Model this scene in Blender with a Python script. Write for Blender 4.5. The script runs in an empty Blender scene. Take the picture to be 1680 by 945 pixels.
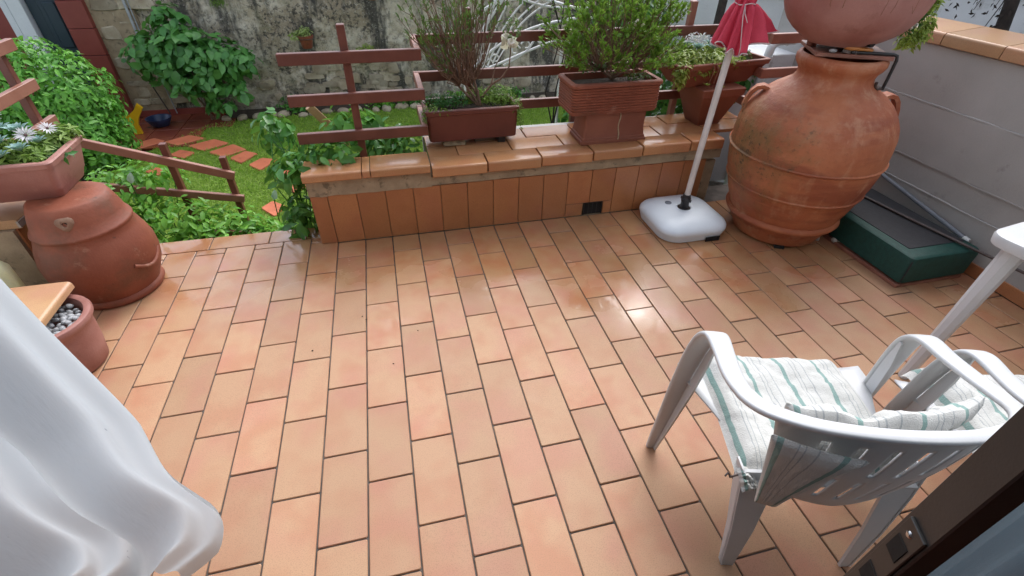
import bpy, bmesh, math, random
import numpy as np
from mathutils import Vector, Matrix, noise as mnoise

random.seed(7)
rng = np.random.default_rng(7)
PI = math.pi
scene = bpy.context.scene
COL = scene.collection

# ------------------------------------------------------------------ camera
cam_d = bpy.data.cameras.new("camera")
cam_d.sensor_width = 36.0
cam_d.lens = 36.0 * 790.83 / 1680.0
cam_d.clip_start = 0.02
cam_d.clip_end = 500.0
cam = bpy.data.objects.new("camera", cam_d)
COL.objects.link(cam)
RX = Vector((0.97177, -0.23545, 0.01469))
RD = Vector((-0.13469, -0.60490, -0.78483))
RF = Vector((0.19367, 0.76070, -0.61954))
M = Matrix(((RX[0], -RD[0], -RF[0], 0.26888), (RX[1], -RD[1], -RF[1], -0.83987), (RX[2], -RD[2], -RF[2], 1.67270), (0, 0, 0, 1)))
cam.matrix_world = M
scene.camera = cam
CAMP = Vector((0.26888, -0.83987, 1.6727))

# ------------------------------------------------------------------ light
SUN_EL, SUN_AZ = math.radians(50), math.radians(33)      # azimuth from +y towards +x
world = bpy.data.worlds.new("World")
scene.world = world
world.use_nodes = True
wn, wl = world.node_tree.nodes, world.node_tree.links
wn.clear()
sky = wn.new("ShaderNodeTexSky")
sky.sky_type = 'NISHITA'
sky.sun_disc = False
sky.sun_elevation = SUN_EL
sky.sun_rotation = SUN_AZ
sky.air_density = 1.0
sky.dust_density = 3.0
sky.ozone_density = 1.0
hsv = wn.new("ShaderNodeHueSaturation")
hsv.inputs['Saturation'].default_value = 0.45          # overcast: a nearly white sky
bg = wn.new("ShaderNodeBackground")
bg.inputs['Strength'].default_value = 0.15
wo = wn.new("ShaderNodeOutputWorld")
wl.new(sky.outputs[0], hsv.inputs['Color'])
tint = wn.new('ShaderNodeMix')
tint.data_type = 'RGBA'
tint.blend_type = 'MULTIPLY'
tint.inputs[0].default_value = 1.0
tint.inputs[7].default_value = (0.98, 1.0, 1.04, 1)     # cool cloud light
wl.new(hsv.outputs[0], tint.inputs[6])
wl.new(tint.outputs[2], bg.inputs['Color'])
wl.new(bg.outputs[0], wo.inputs['Surface'])
sun_d = bpy.data.lights.new("sun", 'SUN')
sun_d.energy = 0.6
sun_d.angle = math.radians(55)
sun_d.color = (1.0, 0.985, 0.96)
sun = bpy.data.objects.new("sun", sun_d)
COL.objects.link(sun)
sd = Vector((math.sin(SUN_AZ) * math.cos(SUN_EL), math.cos(SUN_AZ) * math.cos(SUN_EL), math.sin(SUN_EL)))
sun.rotation_euler = sd.to_track_quat('Z', 'Y').to_euler()
scene.view_settings.view_transform = 'Standard'
scene.view_settings.look = 'None'
scene.view_settings.gamma = 1.0
scene.view_settings.exposure = 1.15
scene.cycles.max_bounces = 8

# ------------------------------------------------------------------ materials
def new_mat(name):
    m = bpy.data.materials.new(name)
    m.use_nodes = True
    nt = m.node_tree
    return m, nt, nt.nodes['Principled BSDF'], nt.nodes['Material Output']

def N(nt, t, **kw):
    n = nt.nodes.new(t)
    for k, v in kw.items():
        if k in n.inputs.keys():
            n.inputs[k].default_value = v
        else:
            setattr(n, k, v)
    return n

def mixc(nt, a, b, f, blend='MIX'):
    n = nt.nodes.new('ShaderNodeMix')
    n.data_type = 'RGBA'
    n.blend_type = blend
    for s, v in ((6, a), (7, b), (0, f)):
        if hasattr(v, 'is_output'):
            nt.links.new(v, n.inputs[s])
        else:
            n.inputs[s].default_value = v if s == 0 else (tuple(v) + (1.0,) if len(v) == 3 else v)
    return n.outputs[2]

def mathn(nt, op, a, b=0.0, c=None):
    n = nt.nodes.new('ShaderNodeMath')
    n.operation = op
    for i, v in enumerate((a, b, c)):
        if v is None:
            continue
        if hasattr(v, 'is_output'):
            nt.links.new(v, n.inputs[i])
        else:
            n.inputs[i].default_value = v
    return n.outputs[0]

def ramp(nt, fac, stops, interp='LINEAR'):
    n = nt.nodes.new('ShaderNodeValToRGB')
    cr = n.color_ramp
    cr.interpolation = interp
    while len(cr.elements) < len(stops):
        cr.elements.new(0.5)
    for e, (p, c) in zip(cr.elements, stops):
        e.position = p
        e.color = (c, c, c, 1) if isinstance(c, (int, float)) else tuple(c) + (1,)
    nt.links.new(fac, n.inputs[0])
    return n.outputs[0]

def coord(nt, rand=0.0, kind='pos'):
    if kind == 'pos':
        src = nt.nodes.new('ShaderNodeNewGeometry').outputs['Position']
    else:
        src = nt.nodes.new('ShaderNodeTexCoord').outputs['Object']
    if rand:
        oi = nt.nodes.new('ShaderNodeObjectInfo')
        sc = nt.nodes.new('ShaderNodeVectorMath')
        sc.operation = 'ADD'
        nt.links.new(src, sc.inputs[0])
        mu = mathn(nt, 'MULTIPLY', oi.outputs['Random'], rand)
        nt.links.new(mu, sc.inputs[1])
        src = sc.outputs[0]
    return src

def noise_n(nt, vec, scale, detail=4.0, rough=0.55):
    n = nt.nodes.new('ShaderNodeTexNoise')
    n.inputs['Scale'].default_value = scale
    n.inputs['Detail'].default_value = detail
    n.inputs['Roughness'].default_value = rough
    nt.links.new(vec, n.inputs['Vector'])
    return n.outputs['Fac']

def bump(nt, bsdf, h, strength=0.3, dist=0.01):
    b = nt.nodes.new('ShaderNodeBump')
    b.inputs['Strength'].default_value = strength
    b.inputs['Distance'].default_value = dist
    nt.links.new(h, b.inputs['Height'])
    nt.links.new(b.outputs[0], bsdf.inputs['Normal'])

def surf(name, c1, c2, scale=6.0, rough=0.6, lo=0.35, hi=0.65, bstr=0.2, bscale=60.0, bdist=0.004, rand=0.0, kind='pos',
         spots=None, valvar=0.0, spec=0.5, metallic=0.0, fine=0.06, fscale=180.0, rvar=0.0):
    """a two-tone mottled surface with fine grain, optional dark or pale spots, and a fine relief"""
    m, nt, b, out = new_mat(name)
    v = coord(nt, rand, kind)
    f = ramp(nt, noise_n(nt, v, scale), [(lo, 0.0), (hi, 1.0)])
    col = mixc(nt, c1, c2, f)
    if spots:
        for (sc, thr, wid, sc_col, amt) in spots:
            g = ramp(nt, noise_n(nt, v, sc, 8.0, 0.65), [(thr, 0.0), (thr + wid, amt)])
            col = mixc(nt, col, sc_col, g)
    if fine:
        g = noise_n(nt, v, fscale, 2.0)
        g = mathn(nt, 'MULTIPLY_ADD', g, fine * 4, 1.0 - fine * 2)
        hv = nt.nodes.new('ShaderNodeHueSaturation')
        nt.links.new(col, hv.inputs['Color'])
        if valvar:
            oi = nt.nodes.new('ShaderNodeObjectInfo')
            g = mathn(nt, 'MULTIPLY', g, mathn(nt, 'MULTIPLY_ADD', oi.outputs['Random'], valvar * 2, 1 - valvar))
        nt.links.new(g, hv.inputs['Value'])
        col = hv.outputs[0]
    nt.links.new(col, b.inputs['Base Color'])
    b.inputs['Roughness'].default_value = rough
    if rvar:
        r = mathn(nt, 'MULTIPLY_ADD', noise_n(nt, v, scale * 2.3), rvar * 2, rough - rvar)
        nt.links.new(r, b.inputs['Roughness'])
    b.inputs['Specular IOR Level'].default_value = spec
    b.inputs['Metallic'].default_value = metallic
    if bstr:
        bump(nt, b, noise_n(nt, v, bscale, 5.0, 0.6), bstr, bdist)
    return m

def leaf_mat(name, c1, c2, rough=0.4, trans=0.3, spec=0.4):
    m, nt, b, out = new_mat(name)
    g = nt.nodes.new('ShaderNodeNewGeometry')
    oi = nt.nodes.new('ShaderNodeObjectInfo')
    r = mathn(nt, 'FRACT', mathn(nt, 'ADD', g.outputs['Random Per Island'], oi.outputs['Random']))
    col = mixc(nt, c1, c2, r)
    n = noise_n(nt, g.outputs['Position'], 9.0)
    col = mixc(nt, col, tuple(x * 0.6 for x in c1), ramp(nt, n, [(0.45, 0.0), (0.75, 0.8)]))
    nt.links.new(col, b.inputs['Base Color'])
    b.inputs['Roughness'].default_value = rough
    b.inputs['Specular IOR Level'].default_value = spec
    t = nt.nodes.new('ShaderNodeBsdfTranslucent')
    tc = mixc(nt, col, (0.35, 0.6, 0.08), 0.35)
    nt.links.new(tc, t.inputs['Color'])
    mx = nt.nodes.new('ShaderNodeMixShader')
    mx.inputs[0].default_value = trans
    nt.links.new(b.outputs[0], mx.inputs[1])
    nt.links.new(t.outputs[0], mx.inputs[2])
    nt.links.new(mx.outputs[0], out.inputs['Surface'])
    return m

def tile_mat(name, tan, red, wet=True, rlo=0.16, rhi=0.42):
    m, nt, b, out = new_mat(name)
    v = coord(nt, 37.0, 'obj')
    oi = nt.nodes.new('ShaderNodeObjectInfo')
    f = ramp(nt, noise_n(nt, v, 6.5, 2.0), [(0.42, 0.0), (0.66, 1.0)])
    f = mathn(nt, 'MULTIPLY', f, mathn(nt, 'MULTIPLY_ADD', oi.outputs['Random'], 0.45, 0.38))
    col = mixc(nt, tan, red, f)
    pos = nt.nodes.new('ShaderNodeNewGeometry').outputs['Position']
    r2 = mathn(nt, 'FRACT', mathn(nt, 'MULTIPLY', oi.outputs['Random'], 17.3))
    col = mixc(nt, col, tuple(c * k for c, k in zip(tan, (0.98, 1.10, 1.06))), mathn(nt, 'MULTIPLY', r2, 0.30))
    f2 = ramp(nt, noise_n(nt, v, 4.1, 2.0), [(0.50, 0.0), (0.68, 0.45)])
    col = mixc(nt, col, tuple(c * k for c, k in zip(red, (1.10, 1.10, 1.45))), f2)
    spk = noise_n(nt, pos, 300.0, 2.0)
    col = mixc(nt, col, tuple(c * 0.62 for c in tan), ramp(nt, spk, [(0.50, 0.0), (0.68, 0.62)]))
    dirt = noise_n(nt, pos, 7.0, 6.0, 0.7)
    col = mixc(nt, col, (0.12, 0.06, 0.03), ramp(nt, dirt, [(0.68, 0.0), (0.8, 0.35)]))
    hv = nt.nodes.new('ShaderNodeHueSaturation')
    nt.links.new(col, hv.inputs['Color'])
    val = mathn(nt, 'MULTIPLY_ADD', oi.outputs['Random'], 0.24, 0.88)
    if wet:
        # rain reaches the outer part of the terrace: wet tiles are darker, more saturated and glossy
        sx = nt.nodes.new('ShaderNodeSeparateXYZ')
        nt.links.new(pos, sx.inputs[0])
        wn_ = noise_n(nt, pos, 1.6, 3.0)
        w = mathn(nt, 'ADD', mathn(nt, 'MULTIPLY_ADD', sx.outputs['Y'], 0.50, -0.40), mathn(nt, 'MULTIPLY_ADD', wn_, 1.4, -0.62))
        w = mathn(nt, 'ADD', w, mathn(nt, 'MULTIPLY_ADD', sx.outputs['X'], 0.10, -0.04))
        w = ramp(nt, w, [(0.08, 0.0), (0.55, 1.0)])
        val = mathn(nt, 'MULTIPLY', val, mathn(nt, 'MULTIPLY_ADD', w, -0.14, 1.0))
        nt.links.new(mathn(nt, 'MULTIPLY_ADD', w, 0.10, 1.0), hv.inputs['Saturation'])
        # soil washed against the foot of the planter wall
        foot = ramp(nt, sx.outputs['Y'], [(1.70, 0.0), (1.90, 0.6)])
        col2 = mixc(nt, col, (0.10, 0.05, 0.02), mathn(nt, 'MULTIPLY', foot, ramp(nt, noise_n(nt, pos, 12.0, 5.0, 0.7), [(0.45, 0.1), (0.65, 0.9)])))
        nt.links.new(col2, hv.inputs['Color'])
        r = mathn(nt, 'MULTIPLY_ADD', w, rlo - rhi, rhi)
        fine = noise_n(nt, pos, 60.0, 3.0)
        r = mathn(nt, 'ADD', r, mathn(nt, 'MULTIPLY_ADD', fine, 0.06, -0.03))
        nt.links.new(r, b.inputs['Roughness'])
        pud = ramp(nt, noise_n(nt, pos, 2.6, 3.0, 0.6), [(0.46, 0.05), (0.62, 0.9)])
        nt.links.new(mathn(nt, 'MULTIPLY', w, pud), b.inputs['Coat Weight'])
        b.inputs['Coat Roughness'].default_value = 0.045
        b.inputs['Coat IOR'].default_value = 1.6
    else:
        b.inputs['Roughness'].default_value = rhi
    nt.links.new(val, hv.inputs['Value'])
    nt.links.new(hv.outputs[0], b.inputs['Base Color'])
    h = mathn(nt, 'ADD', noise_n(nt, pos, 260.0, 2.0), mathn(nt, 'MULTIPLY', noise_n(nt, pos, 9.0, 2.0), 2.5))
    bump(nt, b, h, 0.10, 0.002)
    return m

MT = {}
MT['tile'] = tile_mat('floor_tile', (0.485, 0.278, 0.158), (0.44, 0.178, 0.096), rlo=0.08, rhi=0.58)
MT['wall_tile'] = tile_mat('wall_tile', (0.43, 0.175, 0.070), (0.35, 0.12, 0.048), wet=False, rhi=0.3)
MT['coping'] = tile_mat('coping_tile', (0.48, 0.235, 0.105), (0.42, 0.165, 0.075), wet=False, rhi=0.22)
MT['coping_dry'] = tile_mat('coping_dry', (0.50, 0.29, 0.150), (0.44, 0.22, 0.115), wet=False, rhi=0.35)
MT['grout'] = surf('grout', (0.055, 0.043, 0.035), (0.125, 0.103, 0.086), 9, 0.8)
MT['mortar'] = surf('mortar', (0.40, 0.31, 0.20), (0.29, 0.22, 0.14), 9, 0.9, bstr=0.6, spots=[(14, 0.55, 0.1, (0.10, 0.085, 0.055), 0.7)])
MT['black'] = surf('black_plastic', (0.012, 0.011, 0.011), (0.02, 0.018, 0.018), 10, 0.4)
MT['hole'] = surf('dark_hole', (0.008, 0.006, 0.005), (0.012, 0.01, 0.008), 10, 0.9)
MT['terra'] = surf('terracotta', (0.215, 0.057, 0.028), (0.275, 0.082, 0.042), 3.5, 0.62, bstr=0.45, bscale=70, lo=0.42, hi=0.6,
                   spots=[(5, 0.52, 0.14, (0.13, 0.058, 0.030), 0.6), (22, 0.64, 0.05, (0.06, 0.03, 0.02), 0.6), (9, 0.60, 0.07, (0.38, 0.20, 0.13), 0.45)])
MT['terra_old'] = surf('old_terracotta', (0.31, 0.078, 0.030), (0.39, 0.130, 0.054), 2.6, 0.6, bstr=0.5, bscale=45, bdist=0.006, lo=0.42, hi=0.58,
                   spots=[(2.4, 0.52, 0.14, (0.17, 0.085, 0.03), 0.55), (5, 0.60, 0.12, (0.085, 0.045, 0.026), 0.5), (34, 0.62, 0.03, (0.04, 0.025, 0.018), 0.85), (11, 0.60, 0.06, (0.46, 0.27, 0.17), 0.55)])
def jar_mat():
    m, nt, b, out = new_mat('weathered_jar')
    v = coord(nt)
    sx = nt.nodes.new('ShaderNodeSeparateXYZ')
    nt.links.new(v, sx.inputs[0])
    n1, n2, n3 = noise_n(nt, v, 3.0, 6.0, 0.65), noise_n(nt, v, 9.0, 7.0, 0.7), noise_n(nt, v, 38.0, 5.0, 0.7)
    mp = nt.nodes.new('ShaderNodeMapping')
    mp.inputs['Scale'].default_value = (1.0, 1.0, 0.22)
    nt.links.new(v, mp.inputs['Vector'])
    streak = noise_n(nt, mp.outputs[0], 11.0, 5.0, 0.6)
    mp2 = nt.nodes.new('ShaderNodeMapping')
    mp2.inputs['Scale'].default_value = (0.15, 0.15, 1.0)
    nt.links.new(v, mp2.inputs['Vector'])
    band = noise_n(nt, mp2.outputs[0], 9.0, 4.0, 0.6)
    col = mixc(nt, (0.345, 0.094, 0.036), (0.43, 0.145, 0.060), ramp(nt, n1, [(0.40, 0.0), (0.60, 1.0)]))
    col = mixc(nt, col, (0.24, 0.058, 0.026), ramp(nt, band, [(0.50, 0.0), (0.62, 0.7)]))
    col = mixc(nt, col, (0.52, 0.27, 0.15), ramp(nt, mathn(nt, 'ADD', streak, mathn(nt, 'MULTIPLY', n2, 0.6)), [(0.84, 0.0), (0.97, 0.45)]))
    # pale lime patches on the shoulder, doubling as highlights painted into the colour
    sh = mathn(nt, 'MULTIPLY', ramp(nt, sx.outputs['Z'], [(0.60, 0.0), (0.80, 1.0)]), ramp(nt, n2, [(0.48, 0.0), (0.62, 0.32)]))
    col = mixc(nt, col, (0.50, 0.26, 0.155), sh)
    # olive damp side away from the terrace, black specks on it
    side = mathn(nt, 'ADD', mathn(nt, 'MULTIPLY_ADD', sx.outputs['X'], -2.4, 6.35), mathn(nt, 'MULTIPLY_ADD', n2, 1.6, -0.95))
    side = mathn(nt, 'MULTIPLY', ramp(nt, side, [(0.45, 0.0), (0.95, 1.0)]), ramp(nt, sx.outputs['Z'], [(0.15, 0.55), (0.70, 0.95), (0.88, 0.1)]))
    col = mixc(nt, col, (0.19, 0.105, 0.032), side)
    spk = mathn(nt, 'MULTIPLY', ramp(nt, n3, [(0.56, 0.0), (0.62, 0.95)]), mathn(nt, 'MULTIPLY_ADD', side, 0.9, 0.12))
    spk = mathn(nt, 'MULTIPLY', spk, ramp(nt, n1, [(0.40, 0.2), (0.55, 1.0)]))
    col = mixc(nt, col, (0.025, 0.02, 0.015), spk)
    # dark dirt caught at the belt
    zb = mathn(nt, 'ABSOLUTE', mathn(nt, 'SUBTRACT', sx.outputs['Z'], 0.575))
    belt = mathn(nt, 'MULTIPLY', ramp(nt, zb, [(0.0, 1.0), (0.022, 0.0)]), ramp(nt, n2, [(0.42, 0.0), (0.6, 0.9)]))
    col = mixc(nt, col, (0.05, 0.035, 0.022), mathn(nt, 'MULTIPLY', belt, mathn(nt, 'MULTIPLY_ADD', side, 0.8, 0.15)))
    nt.links.new(col, b.inputs['Base Color'])
    b.inputs['Roughness'].default_value = 0.62
    h = mathn(nt, 'ADD', mathn(nt, 'MULTIPLY', n2, 1.2), mathn(nt, 'ADD', n3, mathn(nt, 'MULTIPLY', band, 2.0)))
    bump(nt, b, h, 0.55, 0.008)
    return m
MT['terra_jar'] = jar_mat()
MT['terra_dark'] = surf('dark_terracotta', (0.185, 0.055, 0.030), (0.245, 0.082, 0.045), 3.0, 0.6, bstr=0.2, bscale=80,
                   spots=[(4, 0.58, 0.15, (0.17, 0.06, 0.035), 0.6)])
MT['terra_pink'] = surf('pink_terracotta', (0.31, 0.130, 0.105), (0.38, 0.185, 0.155), 4.0, 0.55, bstr=0.25, bscale=90, lo=0.42, hi=0.6, spots=[(6, 0.58, 0.12, (0.20, 0.075, 0.055), 0.6), (26, 0.64, 0.06, (0.45, 0.27, 0.23), 0.4)])
MT['pink_clay'] = surf('pale_clay', (0.30, 0.19, 0.13), (0.22, 0.12, 0.075), 20, 0.8, bstr=0.6, bdist=0.006)
MT['plastic_terra'] = surf('brown_plastic', (0.105, 0.026, 0.018), (0.140, 0.036, 0.024), 4.0, 0.42, bstr=0.1, bscale=90)
MT['soil'] = surf('soil', (0.035, 0.024, 0.016), (0.06, 0.042, 0.028), 30, 0.95, bstr=0.8, bdist=0.01)
MT['timber'] = surf('red_brown_timber', (0.125, 0.040, 0.027), (0.165, 0.056, 0.038), 9, 0.4, bstr=0.12, bscale=40, valvar=0.08,
                    spots=[(40, 0.66, 0.08, (0.08, 0.025, 0.018), 0.6)])
MT['timber_pale'] = surf('worn_brown_timber', (0.24, 0.095, 0.062), (0.29, 0.125, 0.085), 9, 0.45, bstr=0.12, bscale=40, valvar=0.08)
MT['white_plastic'] = surf('white_plastic', (0.60, 0.61, 0.62), (0.55, 0.56, 0.56), 4, 0.38, bstr=0.05, bscale=150, spots=[(9, 0.62, 0.15, (0.55, 0.53, 0.49), 0.4)], fine=0.02)
MT['base_plastic'] = surf('white_base_plastic', (0.72, 0.78, 0.82), (0.66, 0.72, 0.77), 5, 0.4, bstr=0.06, bscale=220, fine=0.03)
MT['pole'] = surf('white_pole', (0.70, 0.67, 0.64), (0.60, 0.56, 0.53), 8, 0.4, bstr=0.03)
MT['red_cloth'] = surf('red_cloth', (0.52, 0.030, 0.065), (0.62, 0.060, 0.105), 5, 0.7, bstr=0.2, bscale=300, bdist=0.002)
MT['string'] = surf('string', (0.62, 0.52, 0.50), (0.5, 0.4, 0.4), 30, 0.8, bstr=0)
MT['concrete'] = surf('grey_render', (0.36, 0.35, 0.33), (0.44, 0.43, 0.41), 1.6, 0.75, bstr=0.3, bscale=35, bdist=0.005, fine=0.05,
                      spots=[(7, 0.62, 0.1, (0.19, 0.175, 0.16), 0.5), (40, 0.72, 0.02, (0.06, 0.055, 0.05), 0.8)])
MT['foam_green'] = surf('green_net', (0.004, 0.044, 0.034), (0.006, 0.062, 0.048), 40, 0.6, bstr=0.5, bscale=180, bdist=0.003)
MT['foam_black'] = surf('black_mat', (0.020, 0.020, 0.024), (0.028, 0.028, 0.032), 40, 0.7, bstr=0.5, bscale=200, bdist=0.003)
MT['grey_pole'] = surf('grey_pole', (0.16, 0.18, 0.21), (0.20, 0.22, 0.25), 10, 0.35, bstr=0)
MT['dark_rod'] = surf('dark_rod', (0.055, 0.04, 0.036), (0.085, 0.06, 0.052), 14, 0.5)
MT['pale_stone'] = surf('pale_stone', (0.50, 0.47, 0.42), (0.38, 0.35, 0.31), 14, 0.8, valvar=0.2)
MT['pebble'] = surf('pebble', (0.40, 0.41, 0.42), (0.30, 0.31, 0.32), 14, 0.6, valvar=0.25)
MT['door_metal'] = surf('brown_grey_metal', (0.019, 0.020, 0.020), (0.026, 0.027, 0.027), 12, 0.45, bstr=0.08, bscale=240, metallic=0.0, fine=0.05, fscale=400)
MT['strike'] = surf('strike_plate', (0.034, 0.033, 0.031), (0.042, 0.040, 0.038), 20, 0.45, metallic=0.3, bstr=0.05)
MT['steel'] = surf('steel', (0.5, 0.5, 0.5), (0.4, 0.4, 0.4), 30, 0.25, metallic=1.0, bstr=0)
MT['plaster'] = surf('white_plaster', (0.76, 0.77, 0.77), (0.66, 0.67, 0.67), 2.5, 0.85, bstr=0.3, bscale=40,
                     spots=[(5, 0.60, 0.1, (0.32, 0.31, 0.29), 0.6), (18, 0.68, 0.05, (0.22, 0.2, 0.19), 0.6)])
MT['room'] = surf('room_paint', (0.66, 0.65, 0.63), (0.62, 0.61, 0.59), 2, 0.8, bstr=0.1)
MT['pvc'] = surf('white_pvc', (0.72, 0.74, 0.72), (0.62, 0.64, 0.62), 8, 0.35, bstr=0)
MT['iron_white'] = surf('white_iron', (0.82, 0.82, 0.80), (0.74, 0.72, 0.68), 12, 0.45, bstr=0.1, spots=[(30, 0.66, 0.06, (0.25, 0.15, 0.09), 0.6)])
MT['grass_base'] = surf('lawn_ground', (0.15, 0.25, 0.030), (0.20, 0.30, 0.045), 5, 0.9, bstr=0.9, bscale=90, bdist=0.02, spots=[(3, 0.60, 0.12, (0.11, 0.10, 0.045), 0.5)])
MT['earth'] = surf('earth', (0.045, 0.032, 0.020), (0.075, 0.055, 0.035), 8, 0.95, bstr=0.8, bdist=0.02)
MT['paver'] = surf('red_paver', (0.60, 0.175, 0.085), (0.50, 0.135, 0.065), 5, 0.5, bstr=0.5, bscale=60, bdist=0.004, valvar=0.1, spots=[(12, 0.60, 0.1, (0.25, 0.075, 0.035), 0.6), (7, 0.63, 0.1, (0.17, 0.13, 0.055), 0.5)])
MT['wet_paving'] = surf('wet_red_paving', (0.20, 0.048, 0.028), (0.26, 0.068, 0.035), 3, 0.22, bstr=0.12, spots=[(4, 0.58, 0.1, (0.10, 0.04, 0.022), 0.6)])
MT['red_tile'] = surf('red_wall_tile', (0.22, 0.040, 0.030), (0.26, 0.055, 0.042), 4, 0.45, bstr=0.1, valvar=0.1)
MT['navy'] = surf('dark_blue_paint', (0.018, 0.034, 0.050), (0.026, 0.045, 0.062), 3, 0.4, bstr=0.08)
MT['white_paint'] = surf('white_paint', (0.72, 0.75, 0.76), (0.66, 0.69, 0.70), 3, 0.5, bstr=0.05)
MT['yellow'] = surf('yellow_plastic', (0.80, 0.47, 0.012), (0.76, 0.42, 0.01), 5, 0.4, bstr=0)
MT['lime'] = surf('pale_yellow', (0.75, 0.75, 0.22), (0.8, 0.8, 0.5), 5, 0.4, bstr=0)
MT['blue_plastic'] = surf('dark_blue_plastic', (0.018, 0.032, 0.085), (0.022, 0.04, 0.1), 5, 0.3, bstr=0)
MT['brushwood'] = surf('varnished_wood', (0.55, 0.22, 0.055), (0.42, 0.15, 0.035), 12, 0.35, bstr=0.05)
MT['bark'] = surf('bark', (0.14, 0.080, 0.050), (0.23, 0.140, 0.092), 20, 0.8, bstr=0.6, bscale=90)
MT['bark_dark'] = surf('dark_bark', (0.022, 0.016, 0.013), (0.04, 0.03, 0.024), 20, 0.9, bstr=0.7, bscale=60, bdist=0.01)
MT['twig'] = surf('twig', (0.20, 0.085, 0.05), (0.26, 0.13, 0.075), 20, 0.7, bstr=0)
MT['wire'] = surf('grey_conduit', (0.40, 0.41, 0.42), (0.32, 0.33, 0.34), 10, 0.4, bstr=0)
MT['mint'] = surf('pale_mint_paint', (0.74, 0.84, 0.84), (0.70, 0.80, 0.80), 2, 0.6, bstr=0.1)
MT['mint_trim'] = surf('mint_trim', (0.26, 0.34, 0.32), (0.22, 0.29, 0.28), 3, 0.6, bstr=0.05)
MT['bristle'] = surf('bristle', (0.35, 0.30, 0.27), (0.22, 0.18, 0.16), 30, 0.8, bstr=0)
MT['petal'] = leaf_mat('white_petal', (0.80, 0.78, 0.80), (0.74, 0.70, 0.76), 0.6, 0.25)
MT['rose'] = leaf_mat('cream_petal', (0.86, 0.80, 0.72), (0.88, 0.86, 0.82), 0.6, 0.25)
MT['flower_eye'] = surf('flower_eye', (0.10, 0.05, 0.08), (0.2, 0.12, 0.05), 60, 0.8, bstr=0)
MT['l_hydr'] = leaf_mat('hydrangea_leaf', (0.065, 0.231, 0.050), (0.156, 0.413, 0.094), 0.36, 0.3, 0.5)
MT['l_hedge'] = leaf_mat('hedge_leaf', (0.098, 0.321, 0.043), (0.244, 0.585, 0.088), 0.38, 0.3)
MT['l_under'] = leaf_mat('bed_leaf', (0.092, 0.304, 0.027), (0.220, 0.506, 0.054), 0.4, 0.3)
MT['l_climb'] = leaf_mat('climber_leaf', (0.046, 0.180, 0.037), (0.130, 0.360, 0.060), 0.33, 0.3)
MT['l_ivy'] = leaf_mat('ivy_leaf', (0.026, 0.114, 0.022), (0.066, 0.228, 0.046), 0.4, 0.2)
MT['l_azalea'] = leaf_mat('azalea_leaf', (0.060, 0.115, 0.028), (0.125, 0.200, 0.050), 0.45, 0.25)
MT['l_azalea2'] = leaf_mat('bright_azalea_leaf', (0.114, 0.240, 0.024), (0.228, 0.384, 0.054), 0.45, 0.3)
MT['l_weed'] = leaf_mat('weed_leaf', (0.14, 0.26, 0.035), (0.26, 0.38, 0.08), 0.5, 0.3)
MT['l_succ'] = leaf_mat('succulent_leaf', (0.26, 0.38, 0.050), (0.40, 0.48, 0.11), 0.4, 0.25)
MT['l_blue'] = leaf_mat('blue_succulent_leaf', (0.20, 0.36, 0.34), (0.30, 0.44, 0.42), 0.5, 0.15)
MT['l_pale'] = leaf_mat('pale_green_leaf', (0.34, 0.46, 0.12), (0.48, 0.56, 0.22), 0.45, 0.3)
MT['l_lily'] = leaf_mat('pale_leaf', (0.45, 0.62, 0.5), (0.5, 0.66, 0.55), 0.4, 0.2)
MT['grass'] = leaf_mat('grass_blade', (0.22, 0.40, 0.040), (0.38, 0.53, 0.09), 0.55, 0.3, 0.25)
MT['leather'] = MT['black']

def wall_stone_mat():
    m, nt, b, out = new_mat('old_wall_plaster')
    v = coord(nt)
    n1 = noise_n(nt, v, 1.3, 6.0, 0.65)
    n2 = noise_n(nt, v, 6.0, 8.0, 0.7)
    n3 = noise_n(nt, v, 26.0, 6.0, 0.7)
    mp = nt.nodes.new('ShaderNodeMapping')
    mp.inputs['Scale'].default_value = (1.6, 1.0, 0.35)
    nt.links.new(v, mp.inputs['Vector'])
    n4 = noise_n(nt, mp.outputs[0], 2.2, 7.0, 0.65)
    col = mixc(nt, (0.50, 0.425, 0.305), (0.72, 0.655, 0.53), ramp(nt, n2, [(0.40, 0.0), (0.62, 1.0)]))
    col = mixc(nt, col, (0.30, 0.235, 0.15), ramp(nt, n1, [(0.46, 0.0), (0.62, 0.8)]))
    col = mixc(nt, col, (0.055, 0.052, 0.045), ramp(nt, n4, [(0.47, 0.0), (0.57, 0.9)]))
    col = mixc(nt, col, (0.62, 0.58, 0.50), ramp(nt, n3, [(0.57, 0.0), (0.66, 0.75)]))
    n5 = noise_n(nt, v, 15.0, 8.0, 0.75)
    reg = ramp(nt, n1, [(0.40, 0.15), (0.56, 1.0)])
    col = mixc(nt, col, (0.055, 0.05, 0.042), mathn(nt, 'MULTIPLY', ramp(nt, n5, [(0.50, 0.0), (0.57, 0.9)]), reg))
    col = mixc(nt, col, (0.70, 0.66, 0.57), ramp(nt, noise_n(nt, v, 40.0, 4.0, 0.7), [(0.62, 0.0), (0.68, 0.7)]))
    col = mixc(nt, col, (0.10, 0.115, 0.04), ramp(nt, noise_n(nt, v, 3.3, 5.0), [(0.58, 0.0), (0.72, 0.6)]))
    nt.links.new(col, b.inputs['Base Color'])
    b.inputs['Roughness'].default_value = 0.9
    h = mathn(nt, 'ADD', mathn(nt, 'MULTIPLY', n2, 2.0), n3)
    bump(nt, b, h, 0.8, 0.03)
    return m
MT['oldwall'] = wall_stone_mat()
MT['wallstone'] = surf('wall_stone', (0.32, 0.255, 0.17), (0.46, 0.395, 0.29), 6, 0.85, bstr=0.8, bscale=25, bdist=0.015, valvar=0.25,
                       spots=[(8, 0.58, 0.1, (0.12, 0.10, 0.065), 0.7)])

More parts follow.
